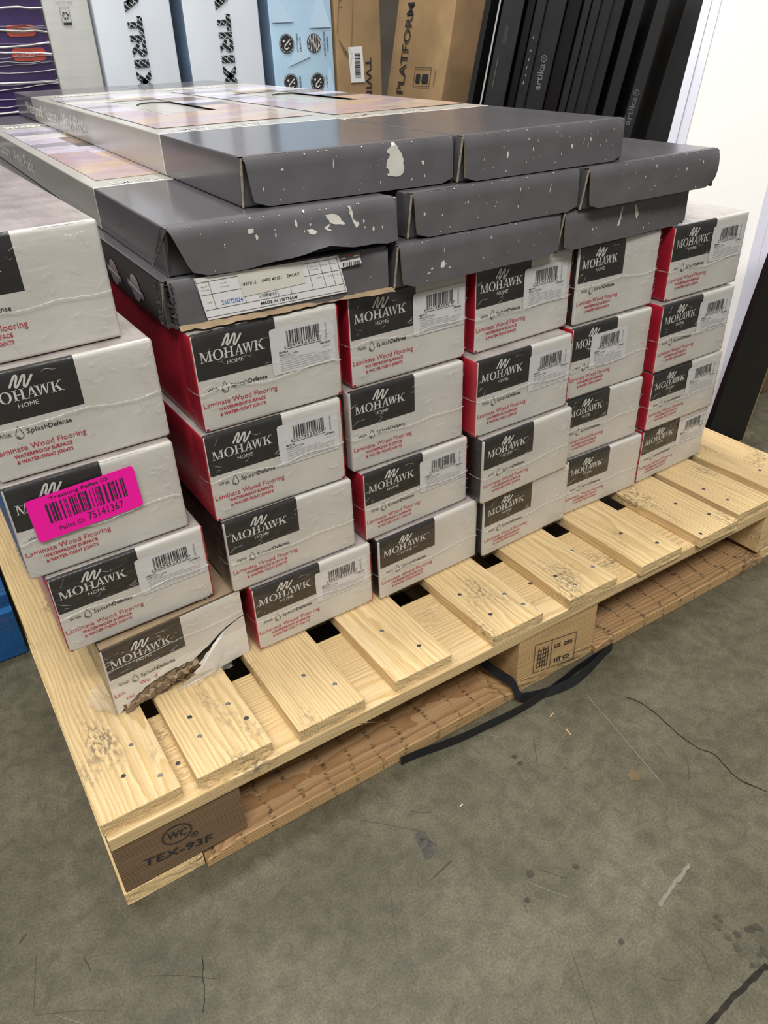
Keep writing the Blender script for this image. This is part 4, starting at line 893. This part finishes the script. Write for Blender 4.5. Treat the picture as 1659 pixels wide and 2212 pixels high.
gray('G3', .8021, -.0081, 1, -.030, .036, 'gray plank carton with dented right corner and bare scuffed top, middle layer right', wedge=.035, band=False, seed=9, rnd=20, front_def=bulge, chips=[(.215, .034, .0012, 4), (.25, .040, .0022, 1.6), (.19, .026, .0012, 1.2)])
# top layer
T1 = gray('T1', .3049, .0572, 2, -.050, -.030, 'gray plank carton on top, left one, with big pale torn patch and side lettering', wedge=.040, seed=10, rnd=14, art=True, hole=(.172, .80, .060, .19),
     patches=[[(.1999, .0608 - .005), (.2042, .0552 - .003), (.2117, .0421), (.2144, .031), (.2123, .0175), (.1918, .0177), (.1930, .0235), (.1889, .0298), (.1920, .036), (.1949, .0420), (.1906, .0466), (.1950, .050)]], chips=[(.2426, .0293, .0028, 1.3), (.1168, .0391, .0008, 7), (.0495, .0386, .0024, .7), (.0236, .0198, .0008, 5), (.0792, .0535, .0012, 1.4)])
gray('T2', .5963, .0189, 2, -.050, .022, 'gray plank carton on top, right one, speckled with small chips', wedge=.020, seed=11, rnd=34, art=True, hole=(.180, .80, .060, .19), chips=[(.19, .028, .0032, 1.2), (.075, .027, .0022, 2.4), (.225, .034, .0014, 3)])

# packing label, torn corner and torn kraft strip of the labelled gray carton
mb = MB(); rz = math.atan(-.050); yb = -.0030; y1 = yb - .0003; y2 = yb - .0007; y3 = yb - .0010
mb.poly([(.0354, yb, .0562), (.0444, yb, .0059), (.2282, yb, .0095), (.2173, yb, .0562)], 0)
def ln(x0, z0, x1, z1, w=.0005, mi=1):
    p = Vector((x0, y1, z0)); q = Vector((x1, y1, z1)); t = (q - p).normalized(); n = Vector((-t.z, 0, t.x)) * w / 2; mb.poly([p - n, q - n, q + n, p + n], mi)
for l in ((.043, .009, .2258, .0118), (.0434, .0177, .2242, .0204), (.0399, .0356, .219, .0381), (.0379, .0505, .2165, .053), (.0365, .0555, .043, .009), (.2151, .055, .2258, .0118), (.0515, .0505, .0567, .0185), (.0915, .0505, .094, .019), (.1105, .0255, .1127, .0199), (.1343, .0256, .1362, .0197), (.1495, .0505, .1528, .0197), (.1762, .0496, .1818, .0206), (.1926, .0499, .1996, .0206), (.2052, .0508, .2124, .0208)): ln(*l)
text(mb, '26072024', (.0637, y1, .0213), RX, UZ, .0052, .0265, 2, .01); 
text(mb, 'MADE IN VIETNAM', (.1118, y1, .0128), RX, UZ, .0036, .0475, 1, .022)
for x_, z_, s_, w_ in ((.066, .0455, 'Lot No:', .008), (.065, .0415, 'So san xuat', .011), (.042, .0445, 'Ngay SX', .0075), (.042, .0405, 'N.S.X. Date', .009), (.047, .0255, 'STEP', .006), (.179, .047, 'Gross Weight', .0115), (.179, .0435, 'Trong luong', .011), (.195, .047, 'Net Weight', .008), (.207, .047, 'Pcs Box', .008), (.187, .0325, '45.00', .007), (.202, .0325, '20.40', .006), (.2115, .0325, '7 PCS', .006)): text(mb, s_, (x_, y1, z_), RX, UZ, .0017, w_, 3)
mb.poly([(.0862, y2, .0562), (.091, y2, .0262), (.1726, y2, .0297), (.1678, y2, .0562)], 4)
text(mb, '1851015', (.0906, y3, .0392), RX, UZ, .0036, .0183, 1, .006); text(mb, '10400 40101', (.1146, y3, .0397), RX, UZ, .0036, .0267, 1, .006); text(mb, 'EMORY', (.1483, y3, .0402), RX, UZ, .0036, .0165, 1, .006)
bars(mb, .1135, .1329, .0216, .0256, y1, 1, 31, 22)
mb.poly([(.2179, y2, .0562), (.2192, y2, .0400), (.2500, y2, .0420), (.2465, y2, .0562)], 0)
mb.poly([(.2182, y3, .0562), (.2198, y3, .0480), (.2478, y3, .0495), (.2460, y3, .0562)], 5)
for x_, z_, m_ in ((.221, .0508, 6), (.2305, .0530, 7), (.239, .0515, 6)): mb.poly([(x_, y3 - .0003, z_), (x_ + .006, y3 - .0003, z_ + .0003), (x_ + .006, y3 - .0003, z_ + .0016), (x_, y3 - .0003, z_ + .0013)], m_)
bars(mb, .2234, .2471, .0412, .0462, y3, 1, 17, 14)
o = mb.build('packing_label', [M['sticker'], M['ink_black'], M['ink_blue'], M['ink_grey'], M['paper_cream'], M['art_dark'], M['art_yellow'], M['ink_red']], Eroot, (0, 0, 0), (0, 0, rz)); o['label'] = 'white packing label with table, date stamp and cream sticker'
mb = MB(); rr = random.Random(12)
for k in range(9):       # crushed corrugated layers at the left corner
    z0 = .002 + k * .0060; n = 9; a = []; b_ = []
    for i in range(n + 1):
        yy = .006 + i * .0040; a.append((-.0015 + rr.uniform(-.0022, .0015) + .010 * (1 - i / n), yy - .010, z0 + rr.uniform(-.001, .001))); b_.append((-.0010 + rr.uniform(-.0025, .002) + .010 * (1 - i / n), yy - .010, z0 + .0048 + rr.uniform(-.001, .001)))
    for i in range(n): mb.poly([a[i], b_[i], b_[i + 1], a[i + 1]], k % 2)
    mb.poly(a + [(.012, .026, z0), (.012, .0, z0)], (k + 1) % 2)
mb.build('crushed_corner', [M['fold_dark'], M['charcoal']], Eroot)['label'] = 'crushed corrugated corner'
mb = MB(); n = 34; rr = random.Random(22)
top = []; bot = []
for i in range(n + 1):
    u = .009 + .2835 * i / n; gap = 1 if not (.60 < i / n < .76) else .25
    top.append((u, -.0026 - .050 * u, .0008 + gap * rr.uniform(.0030, .0046))); bot.append((u, -.0030 - .050 * u - gap * (.004 + .012 * abs(noise.noise(Vector((u * 40, 2, 0)))) + rr.uniform(0, .006)), .0006 + rr.uniform(0, .0012)))
for i in range(n): mb.prism([bot[i], bot[i + 1], top[i + 1], top[i]], (0, .0010, -.0002))
mb.build('torn_kraft_strip', M['kraft'], Eroot)['label'] = 'torn brown kraft strip under the end flap'
# two printed medallions with ribbons on its left side
for cy, cz in ((.235, .020), (.130, .022)):
    mb = MB(); el = [(-.0008, cy + .022 * math.cos(t * math.pi / 12), cz + .017 * math.sin(t * math.pi / 12)) for t in range(24)]; mb.poly(el, 0)
    mb.poly([(-.0011, cy - .034, cz - .009), (-.0011, cy + .034, cz - .003), (-.0011, cy + .034, cz + .006), (-.0011, cy - .034, cz + .000)], 1)
    mb.poly([(-.0013, cy - .026, cz - .003), (-.0013, cy + .026, cz + .0005), (-.0013, cy + .026, cz + .0028), (-.0013, cy - .026, cz - .0008)], 2)
    mb.build('printed_medallion', [M['art_mauve'], M['art_grey'], M['ink_white']], Eroot)

# ------------------------------------------------------------------ goods behind the pallet
YB = 2.1
def bg_box(name, x0, x1, z1, depth, mats, label, cat, matf=None, y=YB, lean=0.0, r=.006, group=None, seed=1):
    root = empty(name, (x0, y, FLOOR), 0, label, cat, group)
    if lean: root.rotation_euler = (0, lean, 0)
    sb = soft_box((x1 - x0, depth, z1 - FLOOR), r, (3, 3, 6), .002, seed, matf)
    sb.build('carton_body', mats, root, smooth=True)
    return root
# purple shrink-wrapped load
pur = bg_box('wrapped_load', .10, .578, 1.15, .5, [M['purple']], 'dark purple goods wound in shiny stretch film at far left', 'wrapped load', seed=2)
mb = MB()
for j, (z0, h, x0, x1) in enumerate(((.935, .03, .36, .445), (.87, .035, .36, .46))):
    mb.poly([(x, -.003, z) for x, _, z in rrect(x0, x1, z0, z0 + h, .012)], 0); text(mb, 'OUT', (x0 + .012, -.0045, z0 + .008), RX, UZ, .016, .06, 1)
mb.build('printed_badges', [M['purple_red'], M['ink_grey']], pur)
mb = MB(); rr = random.Random(3)
for k in range(36):       # gathered folds of the film
    z = .62 + k * .0147 + rr.uniform(-.006, .006); n = 14; w = rr.choice([.0005, .0008, .0012, .003]); sl = rr.uniform(-.03, .03)
    P = [Vector((.478 * i / n, -.006 - .004 * rr.random(), z + sl * i / n + rr.uniform(-.003, .003))) for i in range(n + 1)]
    for i in range(n): mb.add([P[i] + Vector((0, .004, -w)), P[i + 1] + Vector((0, .004, -w)), P[i + 1], P[i], P[i + 1] + Vector((0, .004, w)), P[i] + Vector((0, .004, w))], [(0, 1, 2, 3), (3, 2, 4, 5)], 0)
mb.build('stretch_film', M['film_wrap'], pur, smooth=True)['kind'] = 'stuff'
# white wrapped box with recycling mark
rec = bg_box('wrapped_carton', .583, .722, 1.15, .5, [M['wrap_white']], 'off-white film-wrapped carton with a small recycling symbol', 'box', seed=4)
mb = MB(); y = -.0045; o_ = lambda x, z: (x - .583, y, z - FLOOR)
def fr(x0, x1, z0, z1, w, mi=0):
    for a in ((x0, x1, z0, z0 + w), (x0, x1, z1 - w, z1), (x0, x0 + w, z0, z1), (x1 - w, x1, z0, z1)): mb.poly([o_(a[0], a[2]), o_(a[1], a[2]), o_(a[1], a[3]), o_(a[0], a[3])], mi)
fr(.630, .659, .811, .859, .0009); mb.poly([o_(.634, .812), o_(.659, .812), o_(.659, .818), o_(.634, .818)], 0)
for k in range(3):      # three chasing arrows
    a0 = math.radians(90 + 120 * k); c = Vector((.6445, .836))
    def pol(r, d): a = a0 + math.radians(d); return (c.x + r * math.cos(a), c.y + r * math.sin(a))
    mb.poly([o_(*pol(.0105, -42)), o_(*pol(.0062, -46)), o_(*pol(.0060, -10)), o_(*pol(.0100, -12))][::-1], 0); mb.poly([o_(*pol(.0100, 10)), o_(*pol(.0060, 12)), o_(*pol(.0058, 40)), o_(*pol(.0098, 42))][::-1], 0)
    mb.poly([o_(*pol(.0125, 40)), o_(*pol(.0085, 62)), o_(*pol(.0035, 42))][::-1], 0)
text(mb, '1-877 223 7808', o_(.622, .868), RX, UZ, .005, .050, 1); text(mb, 'please recycle', o_(.633, .853), RX, UZ, .0025, .022, 1)
mb.build('printed_marks', [M['ink_black'], M['ink_grey']], rec)
# two tall pale boxes with brick-patterned capitals, one light blue box
def block_letter(mb, ch, org, right, up, w, h, mi):
    o = Vector(org); R = Vector(right); Uv = Vector(up); q = lambda p: [o + R * (a * w) + Uv * (b * h) for a, b in p]
    shapes = {'A': [[(0, 0), (.30, 0), (.42, .55), (.36, 1)], [(.70, 0), (1, 0), (.66, 1), (.58, .55)], [(.36, 1), (.40, .50), (.60, .50), (.66, 1)], [(.22, .18), (.78, .18), (.74, .38), (.26, .38)]],
              'T': [[(0, .68), (1, .68), (1, 1), (0, 1)], [(.34, 0), (.66, 0), (.66, .68), (.34, .68)]],
              'R': [[(0, 0), (.28, 0), (.28, 1), (0, 1)], [(.28, .74), (.66, .74), (.86, 1), (.28, 1)], [(.66, .74), (.70, .70), (1, .72), (.96, .90), (.86, 1)], [(.70, .70), (.66, .56), (.92, .44), (1, .56), (1, .72)], [(.28, .38), (.80, .38), (.92, .44), (.66, .56), (.28, .56)], [(.40, .38), (.70, .38), (1, 0), (.68, 0)]],
              'I': [[(0, 0), (1, 0), (1, 1), (0, 1)]],
              'M': [[(0, 0), (.24, 0), (.24, 1), (0, 1)], [(.76, 0), (1, 0), (1, 1), (.76, 1)], [(.24, 1), (.24, .6), (.5, .2), (.5, .6)], [(.5, .6), (.5, .2), (.76, .6), (.76, 1)]],
              'X': [[(0, 0), (.32, 0), (1, 1), (.68, 1)], [(.68, 0), (1, 0), (.32, 1), (0, 1)]]}
    for s in shapes[ch]: mb.poly(q(s), mi)
def tall_box(x0, x1, face_mat, label, letters, dark=False, lw=0):
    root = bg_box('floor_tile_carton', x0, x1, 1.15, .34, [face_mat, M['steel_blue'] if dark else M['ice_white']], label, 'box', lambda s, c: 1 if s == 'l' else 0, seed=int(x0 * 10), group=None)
    mb = MB(); y = -.004; R_ = (0, 0, -1); U_ = (1, 0, 0)
    if letters:
        xc = (x0 + x1) / 2 - x0 + .000
        zt = 1.04
        for ch, z0, z1 in (('M', 1.035, .945), ('A', .930, .842), ('T', .830, .782), ('R', .777, .718), ('I', .708, .686), ('X', .678, .610)):
            block_letter(mb, ch, (lw, y, z0 - FLOOR), R_, U_, z0 - z1, .050, 0)
    mb.build('brick_lettering', M['brick_ink'], root) if letters else None
    # small letters down the narrow side
    sd = MB()
    for i, ch in enumerate('XAMXRTAM'): text(sd, ch, (-.004, .20, 1.06 - .075 * i - FLOOR), (0, 0, -1), (0, -1, 0), .035, .03, 0, .03)
    sd.build('side_lettering', M['ink_red'] if not dark else M['ink_black'], root)
    return root
tall_box(.735, .990, M['ice_white'], 'tall white carton with brick-patterned capitals beside the film-wrapped carton', True, False, .100)
tall_box(1.03, 1.308, M['ice_white'], 'tall white carton with brick-patterned capitals beside the light blue carton', True, True, .116)
lb = tall_box(1.345, 1.602, M['ice_blue'], 'tall light blue carton with round black icons', False, True)
mb = MB(); y = -.0042; o_ = lambda x, z: (x - 1.345, y, z - FLOOR); rr = random.Random(5)
for tri in (((1.352, .80), (1.44, .80), (1.37, .90)), ((1.40, .66), (1.50, .69), (1.47, .76)), ((1.53, .55), (1.596, .55), (1.58, .66)), ((1.352, .56), (1.40, .56), (1.37, .68)), ((1.50, .78), (1.595, .78), (1.55, .90))):
    mb.poly([o_(*q) for q in tri], 0)
def disc(cx, cz, r, mi, yy, n=24): mb.poly([(cx - 1.345 + r * math.cos(2 * math.pi * t / n), yy, cz - FLOOR + r * math.sin(2 * math.pi * t / n)) for t in range(n)], mi)
mb.build('printed_facets', M['ice_blue_pale'], lb)['kind'] = 'stuff'
for cx, cz, kind in ((1.405, .735, 0), (1.518, .733, 1), (1.410, .610, 0), (1.523, .607, 0)):
    mb = MB()
    if kind == 0:
        disc(cx, cz, .030, 1, y - .0004); stroke(mb, [(.027 * math.cos(t * .2244), .027 * math.sin(t * .2244)) for t in range(28)], .0012, (cx - 1.345, y - .0008, cz - FLOOR), RX, UZ, 2, True)
        stroke(mb, [(.014, .012), (.002, .002), (-.008, -.006), (-.010, -.014), (-.002, -.018), (.008, -.012)], .004, (cx - 1.345, y - .0009, cz - FLOOR), RX, UZ, 2); disc(cx - .012, cz + .008, .004, 2, y - .001, 10); disc(cx + .012, cz - .002, .003, 2, y - .001, 10)
    else:
        disc(cx, cz, .030, 1, y - .0004)
        for t in range(-4, 5):
            h = math.sqrt(max(0, .028 ** 2 - (t * .0062) ** 2)); stroke(mb, [(t * .0062 + .002 * math.sin(s_ * .9 + t), -h + 2 * h * s_ / 8) for s_ in range(9)], .0022, (cx - 1.345, y - .0008, cz - FLOOR), RX, UZ, 2)
    mb.build('printed_icon', [M['ice_blue_pale'], M['ink_black'], M['ink_white']], lb)
mb = MB(); D_ = (0, 0, 1); L_ = (-1, 0, 0)
for s, x_, z_, l_ in (('EASY TO CLEAN', 1.452, .706, .058), ('& MAINTAIN', 1.464, .708, .045), ('AUTHENTIC TEXTURE', 1.566, .690, .078), ('& GRAINING', 1.578, .706, .046), ('ENHANCED', 1.452, .585, .045), ('COMFORT', 1.566, .585, .042)):
    text(mb, s, o_(x_, z_), D_, L_, .0075, l_, 0, .012)
mb.build('printed_lettering', M['ink_black'], lb)
# brown cartons
br = bg_box('brown_carton', 1.612, 1.816, 1.15, .12, [M['brown_carton'], M['brown_carton_shade']], 'plain brown carton with white barcode sticker and bed frame outline', 'box', seed=8)
mb = MB(); y = -.004; o_ = lambda x, z: (x - 1.612, y, z - FLOOR)
mb.poly([o_(1.663, .714), o_(1.726, .7155), o_(1.732, .594), o_(1.669, .596)][::-1], 0)
yb_ = y - .0005; rr = random.Random(2); z = .610
while z < .690:
    h = rr.choice([.0012, .0012, .0024, .0036]); mb.poly([(1.690 - 1.612, yb_, z - FLOOR), (1.716 - 1.612, yb_, z - FLOOR), (1.714 - 1.612, yb_, z + h - FLOOR), (1.689 - 1.612, yb_, z + h - FLOOR)], 1); z += h + rr.choice([.0012, .0024])
for k in range(4): text(mb, ['Item 0448 B', 'Twin metal frame', 'Made in China', '1 of 1'][k], (1.672 + .004 * (k % 3) - 1.612, yb_, .64 + .018 * k - FLOOR), (0, 0, 1), (-1, 0, 0), .003, .022, 2)
text(mb, 'TWIN', o_(1.738, .676), (0, 0, -1), RX, .027, .15, 1, .01)
for a, b_ in (((1.715, 1.06), (1.680, .72)), ((1.64, .90), (1.62, .76)), ((1.625, .74), (1.663, .690)), ((1.63, .725), (1.665, .680)), ((1.63, .88), (1.655, .885)), ((1.63, .86), (1.65, .865)), ((1.63, .84), (1.648, .845)), ((1.64, .71), (1.645, .69)), ((1.65, .705), (1.655, .685))):
    p = Vector(o_(*a)); q = Vector(o_(*b_)); t = (q - p).normalized(); n = Vector((-t.z, 0, t.x)) * .0012; mb.poly([p - n, q - n, q + n, p + n], 3)
mb.build('printed_marks', [M['sticker'], M['ink_black'], M['ink_grey'], M['kraft_dark']], br)
# leaning brown carton: one long side and one end in view
bp = empty('brown_carton', (2.00, 1.93, FLOOR), 0, 'large brown carton leaning right with big dark capitals up its side', 'box'); bp.rotation_euler = (0, math.radians(12), 0)
bp.location = (1.975, 2.1, FLOOR + .042)
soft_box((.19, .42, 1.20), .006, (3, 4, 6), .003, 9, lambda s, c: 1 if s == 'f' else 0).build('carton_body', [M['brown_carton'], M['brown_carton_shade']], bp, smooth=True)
PLATFORM = bp

# black slim cartons leaning in a row, one white edge among them
def leaner(name, xa, xb, xa2, xb2, z1, z2, m, label, cat, group=None, back=0.0, depth=.35, top=.95):
    """upright slab turned towards the aisle and leaning sideways; xa..xb is its front at height z1, xa2..xb2 at z2"""
    sc = lambda x: -.076 + (x + .076) * KS; sz = lambda z: .768 + (z - .768) * KS
    xa, xb, xa2, xb2, z1, z2 = sc(xa), sc(xb), sc(xa2), sc(xb2), sz(z1), sz(z2)
    k0 = .235; zm = (z1 + z2) / 2; xm = (xa + xa2) / 2; xa = xm + k0 * (z1 - zm) + .001; k = k0 * math.cos(KYAW); lean = math.atan(k); w = ((xb - xa) + (xb2 - xa2)) / 2 * math.cos(KYAW) * math.cos(lean) - .0045
    foot = Vector((xa, YK, z1)) + Vector((math.cos(KYAW), math.sin(KYAW), 0)) * (k * (FLOOR - z1)) + Vector((-math.sin(KYAW), math.cos(KYAW), 0)) * back
    root = empty(name, (foot.x, foot.y, FLOOR + w * abs(math.sin(lean)) + .0005), 0, label, cat, group); root.rotation_euler = (0, lean, KYAW)
    sb = soft_box((w, depth, (top - FLOOR) / math.cos(lean)), min(.003, w * .2), (1, 2, 3), .0005, int(xa * 97)); sb.build('slab', m, root)
    return root, w, lean
KYAW = -math.radians(39.3); YK = 1.30; KS = (YK + .8403) / 1.8403
GK = 'slim black cartons leaning in a row'
leaner('white_panel', 1.4235, 1.4295, 1.484, 1.496, .607, .822, M['panel_white'], 'thin white panel edge at the left end of the black row', 'panel')
strips = [(1.4305, 1.523, 1.499, 1.568, 'black_matte'), (1.5235, 1.557, 1.569, 1.597, 'black_gloss'), (1.558, 1.588, 1.598, 1.644, 'black_matte'), (1.589, 1.669, 1.645, 1.712, 'black_matte'), (1.670, 1.718, 1.713, 1.771, 'black_gloss')]
lab = ['slim black carton next to the thin white panel edge', 'narrow black carton second in the leaning row', 'narrow black carton third in the leaning row, chipped edge', 'slim black carton with pale lettering up its edge', 'glossy black carton just right of the one with lettering',
       'first from the left of four narrow dark gray cartons mid-row', 'second from the left of four narrow dark gray cartons mid-row', 'third from the left of four narrow dark gray cartons mid-row', 'fourth from the left of four narrow dark gray cartons mid-row', 'single dark slim carton between two black gaps', 'brownish black slim carton with partly hidden lettering', 'broad charcoal slab at the right end of the black row']
more = [(1.720, 1.753, 1.773, 1.803, 'black_matte', .57, .818), (1.754, 1.791, 1.804, 1.838, 'black_matte', .567, .817), (1.792, 1.837, 1.839, 1.882, 'black_matte', .565, .817), (1.838, 1.876, 1.883, 1.930, 'black_matte', .561, .817), (1.918, 1.959, 1.951, 1.998, 'black_matte', .54, .816), (2.019, 2.056, 2.049, 2.097, 'charcoal', .516, .815), (2.120, 2.229, 2.188, 2.293, 'charcoal', .45, .8125)]
KR = []
for i, (a, b_, c, d, m) in enumerate(strips): KR.append(leaner('slim_carton', a, b_, c, d, .60, .82, M[m], lab[i], 'carton', GK))
for i, (a, b_, c, d, m, z1, z2) in enumerate(more): KR.append(leaner('slim_carton', a, b_, c, d, z1, z2, M[m], lab[i + 5], 'carton', GK))
def edge_text(rt, z0, l, off=0):
    root, w, lean = rt; mb = MB(); text(mb, 'artika', (w * .62 + off, -.0012, z0 - FLOOR), (0, 0, 1), (-1, 0, 0), .020, l, 0, .012)
    P = [(.009 * math.cos(t * math.pi / 8), .009 * math.sin(t * math.pi / 8)) for t in range(16)]; stroke(mb, P, .0025, (w * .62 + off - .008, -.0012, z0 - FLOOR + l + .014), RX, UZ, 0, True)
    stroke(mb, [(.003 * math.cos(t * math.pi / 4), .003 * math.sin(t * math.pi / 4)) for t in range(8)], .0018, (w * .62 + off - .008, -.0012, z0 - FLOOR + l + .014), RX, UZ, 0, True)
    mb.build('edge_lettering', M['ink_grey'], root)
edge_text(KR[3], .59, .075); edge_text(KR[10], .45, .09, .0)
mb = MB(); root, w, lean = KR[2]; rr = random.Random(7)
for k in range(9):
    z = .60 + rr.random() * .24 - FLOOR; x = w / 2 - .0025 - rr.random() * .003; mb.poly([(x, -.0012, z), (x + .002, -.0012, z), (x + .0018, -.0012, z + rr.uniform(.002, .012)), (x + .0006, -.0012, z + .006)])
mb.build('paint_chips', M['paint_chip'], root)
mb = MB(); root, w, lean = KR[0]; mb.poly([(.016, -.0012, .60 - FLOOR), (.0172, -.0012, .60 - FLOOR), (.0172, -.0012, .69 - FLOOR), (.016, -.0012, .69 - FLOOR)]); mb.build('scratch', M['fibre_edge'], root)
mb = MB(); mb.poly([(.020, -.0012, .725 - FLOOR), (.032, -.0012, .725 - FLOOR), (.032, -.0012, .772 - FLOOR), (.020, -.0012, .772 - FLOOR)]); mb.build('tape', M['charcoal'], root)
# black sheet added behind the row so its gaps read dark
fb = empty('black_board', (1.76, YK + .36, FLOOR + .0005), 0, 'added black sheet darkening the gaps behind the row of slim cartons', 'board'); fb.rotation_euler = (0, math.atan(.235), 0)
fb.location.z += .0; soft_box((.74, .03, 1.1), .003, (2, 1, 3)).build('slab', M['black_gloss'], fb, (0, 0, .0))

# white framed light panel leaning on the right
P0 = Vector((1.614, .25, -.078)); dd = Vector((.64, .36, 1)).normalized(); ee = Vector((-.36, .64, 0)).normalized(); nn = dd.cross(ee).normalized()
if nn.x > 0: nn = -nn
pan = empty('light_panel', P0, 0, 'white framed flat panel leaning behind the rightmost carton stack', 'panel')
def slab(name, e0, e1, d0, d1, n0, n1, m):
    b = MB(); pts = []
    for n_ in (n0, n1):
        for e_, d_ in ((e0, d0), (e1, d0), (e1, d1), (e0, d1)): pts.append(ee * e_ + dd * d_ + nn * n_)
    b.add(pts, [(3, 2, 1, 0), (4, 5, 6, 7), (0, 1, 5, 4), (1, 2, 6, 5), (2, 3, 7, 6), (3, 0, 4, 7)]); return b.build(name, m, pan)
d0 = -.085; d1 = 1.50
slab('diffuser', 0, .230, d0 + .03, d1 - .03, -.012, .0, M['panel_white'])
for e0, e1 in ((-.046, 0), (.230, .276)):
    i0, i1 = (e0, e0 + .022) if e0 < 0 else (e1 - .022, e1)
    j0, j1 = (e0 + .022, e1) if e0 < 0 else (e0, e1 - .022)
    slab('frame_bar', i0, i1, d0, d1, -.012, .010, M['frame_white']); slab('frame_bar', j0, j1, d0, d1, -.012, .004, M['frame_white'])
slab('frame_bar', 0, .23, d0, d0 + .03, -.012, .006, M['frame_white']); slab('frame_bar', 0, .23, d1 - .03, d1, -.012, .006, M['frame_white'])

# black board standing right of the pallet, with a thin gold edge, and cartons beyond it
blk_ = empty('black_board', (1.55, .156, FLOOR), 0, 'black board leaning to the right beyond the pallet corner, gold edged', 'board')
L0 = (1.4873, -.0374); L1 = (1.576, .322); k = (L1[0] - L0[0]) / (L1[1] - L0[1]); xl = lambda z: L0[0] + k * (z - L0[1]); 
R0 = (1.6316, -.1516); R1 = (1.6742, .0632); kr = (R1[0] - R0[0]) / (R1[1] - R0[1]); xr = lambda z: R0[0] + kr * (z - R0[1])
mb = MB(); zt = .45; mb.prism([(xl(FLOOR), 0, FLOOR), (xr(FLOOR) - .004, 0, FLOOR), (xr(zt) - .004, 0, zt), (xl(zt), 0, zt)], (0, .014, 0)); mb.build('board', M['black_gloss'], blk_, (-1.55, 0, -FLOOR))
mb = MB(); mb.prism([(xr(FLOOR) - .004, -.001, FLOOR), (xr(FLOOR) - .001, -.001, FLOOR), (xr(zt) - .001, -.001, zt), (xr(zt) - .004, -.001, zt)], (0, .015, 0)); mb.build('edge_strip', M['gold'], blk_, (-1.55, 0, -FLOOR))
c1 = empty('brown_carton', (1.74, .30, FLOOR), 0, 'low brown carton on the floor at the right edge, behind the black board', 'box'); soft_box((.6, .35, .085), .004, (3, 2, 2), .001, 5).build('carton_body', M['kraft_dark'], c1, smooth=True)
c2 = empty('dark_carton', (2.05, .66, FLOOR), 0, 'dark carton at the right edge of the view beyond the low brown one', 'box'); soft_box((.7, .35, .45), .004, (3, 2, 2), .001, 6).build('carton_body', M['black_matte'], c2, smooth=True)
mb = MB(); mb.box(-.01, .72, -.004, .0, .05, .065); mb.build('tape_band', M['charcoal'], c2)

# blue pallet on the left
bpal = empty('blue_pallet', (-.075, .40, FLOOR), 0, 'blue painted pallet on the floor left of the pine pallet', 'pallet')
for i in range(5):
    soft_box((1.0, .098, .020), .0015, (6, 2, 1)).build('deck_board', M['pallet_blue'], bpal, (-1.0, i * .135, .100))
for x_ in (-1.0, -.52, -.04):
    soft_box((.64, .04, .099), .0015, (4, 2, 2)).build('stringer', M['pallet_blue'], bpal, (x_ + .04, 0, .0005), (0, 0, math.pi / 2))
soft_box((1.0, .02, .095), .0015, (6, 2, 2)).build('lead_board', M['pallet_blue'], bpal, (-1.0, -.021, .002))

# lettering on the leaning brown carton's long side
mb = MB()
xs_ = -.0045
pm = MB(); text(pm, 'PLATFORM', (xs_, .285, .645), (0, 0, 1), (0, 1, 0), .052, .345, 0, .006); pm.build('printed_lettering', M['ink_black'], PLATFORM)
pm = MB(); text(pm, 'DIMENSIONS', (xs_, .060, .68), (0, 0, 1), (0, 1, 0), .008, .06, 0); pm.build('printed_lettering', M['ink_black'], PLATFORM)
for a_ in ((.095, .215, .675, .677), (.095, .215, .745, .747), (.095, .097, .675, .747), (.213, .215, .675, .747), (.110, .155, .690, .722), (.170, .200, .690, .722)): mb.box(xs_, xs_ + .0005, *a_)
mb.build('printed_pictogram', M['ink_black'], PLATFORM)
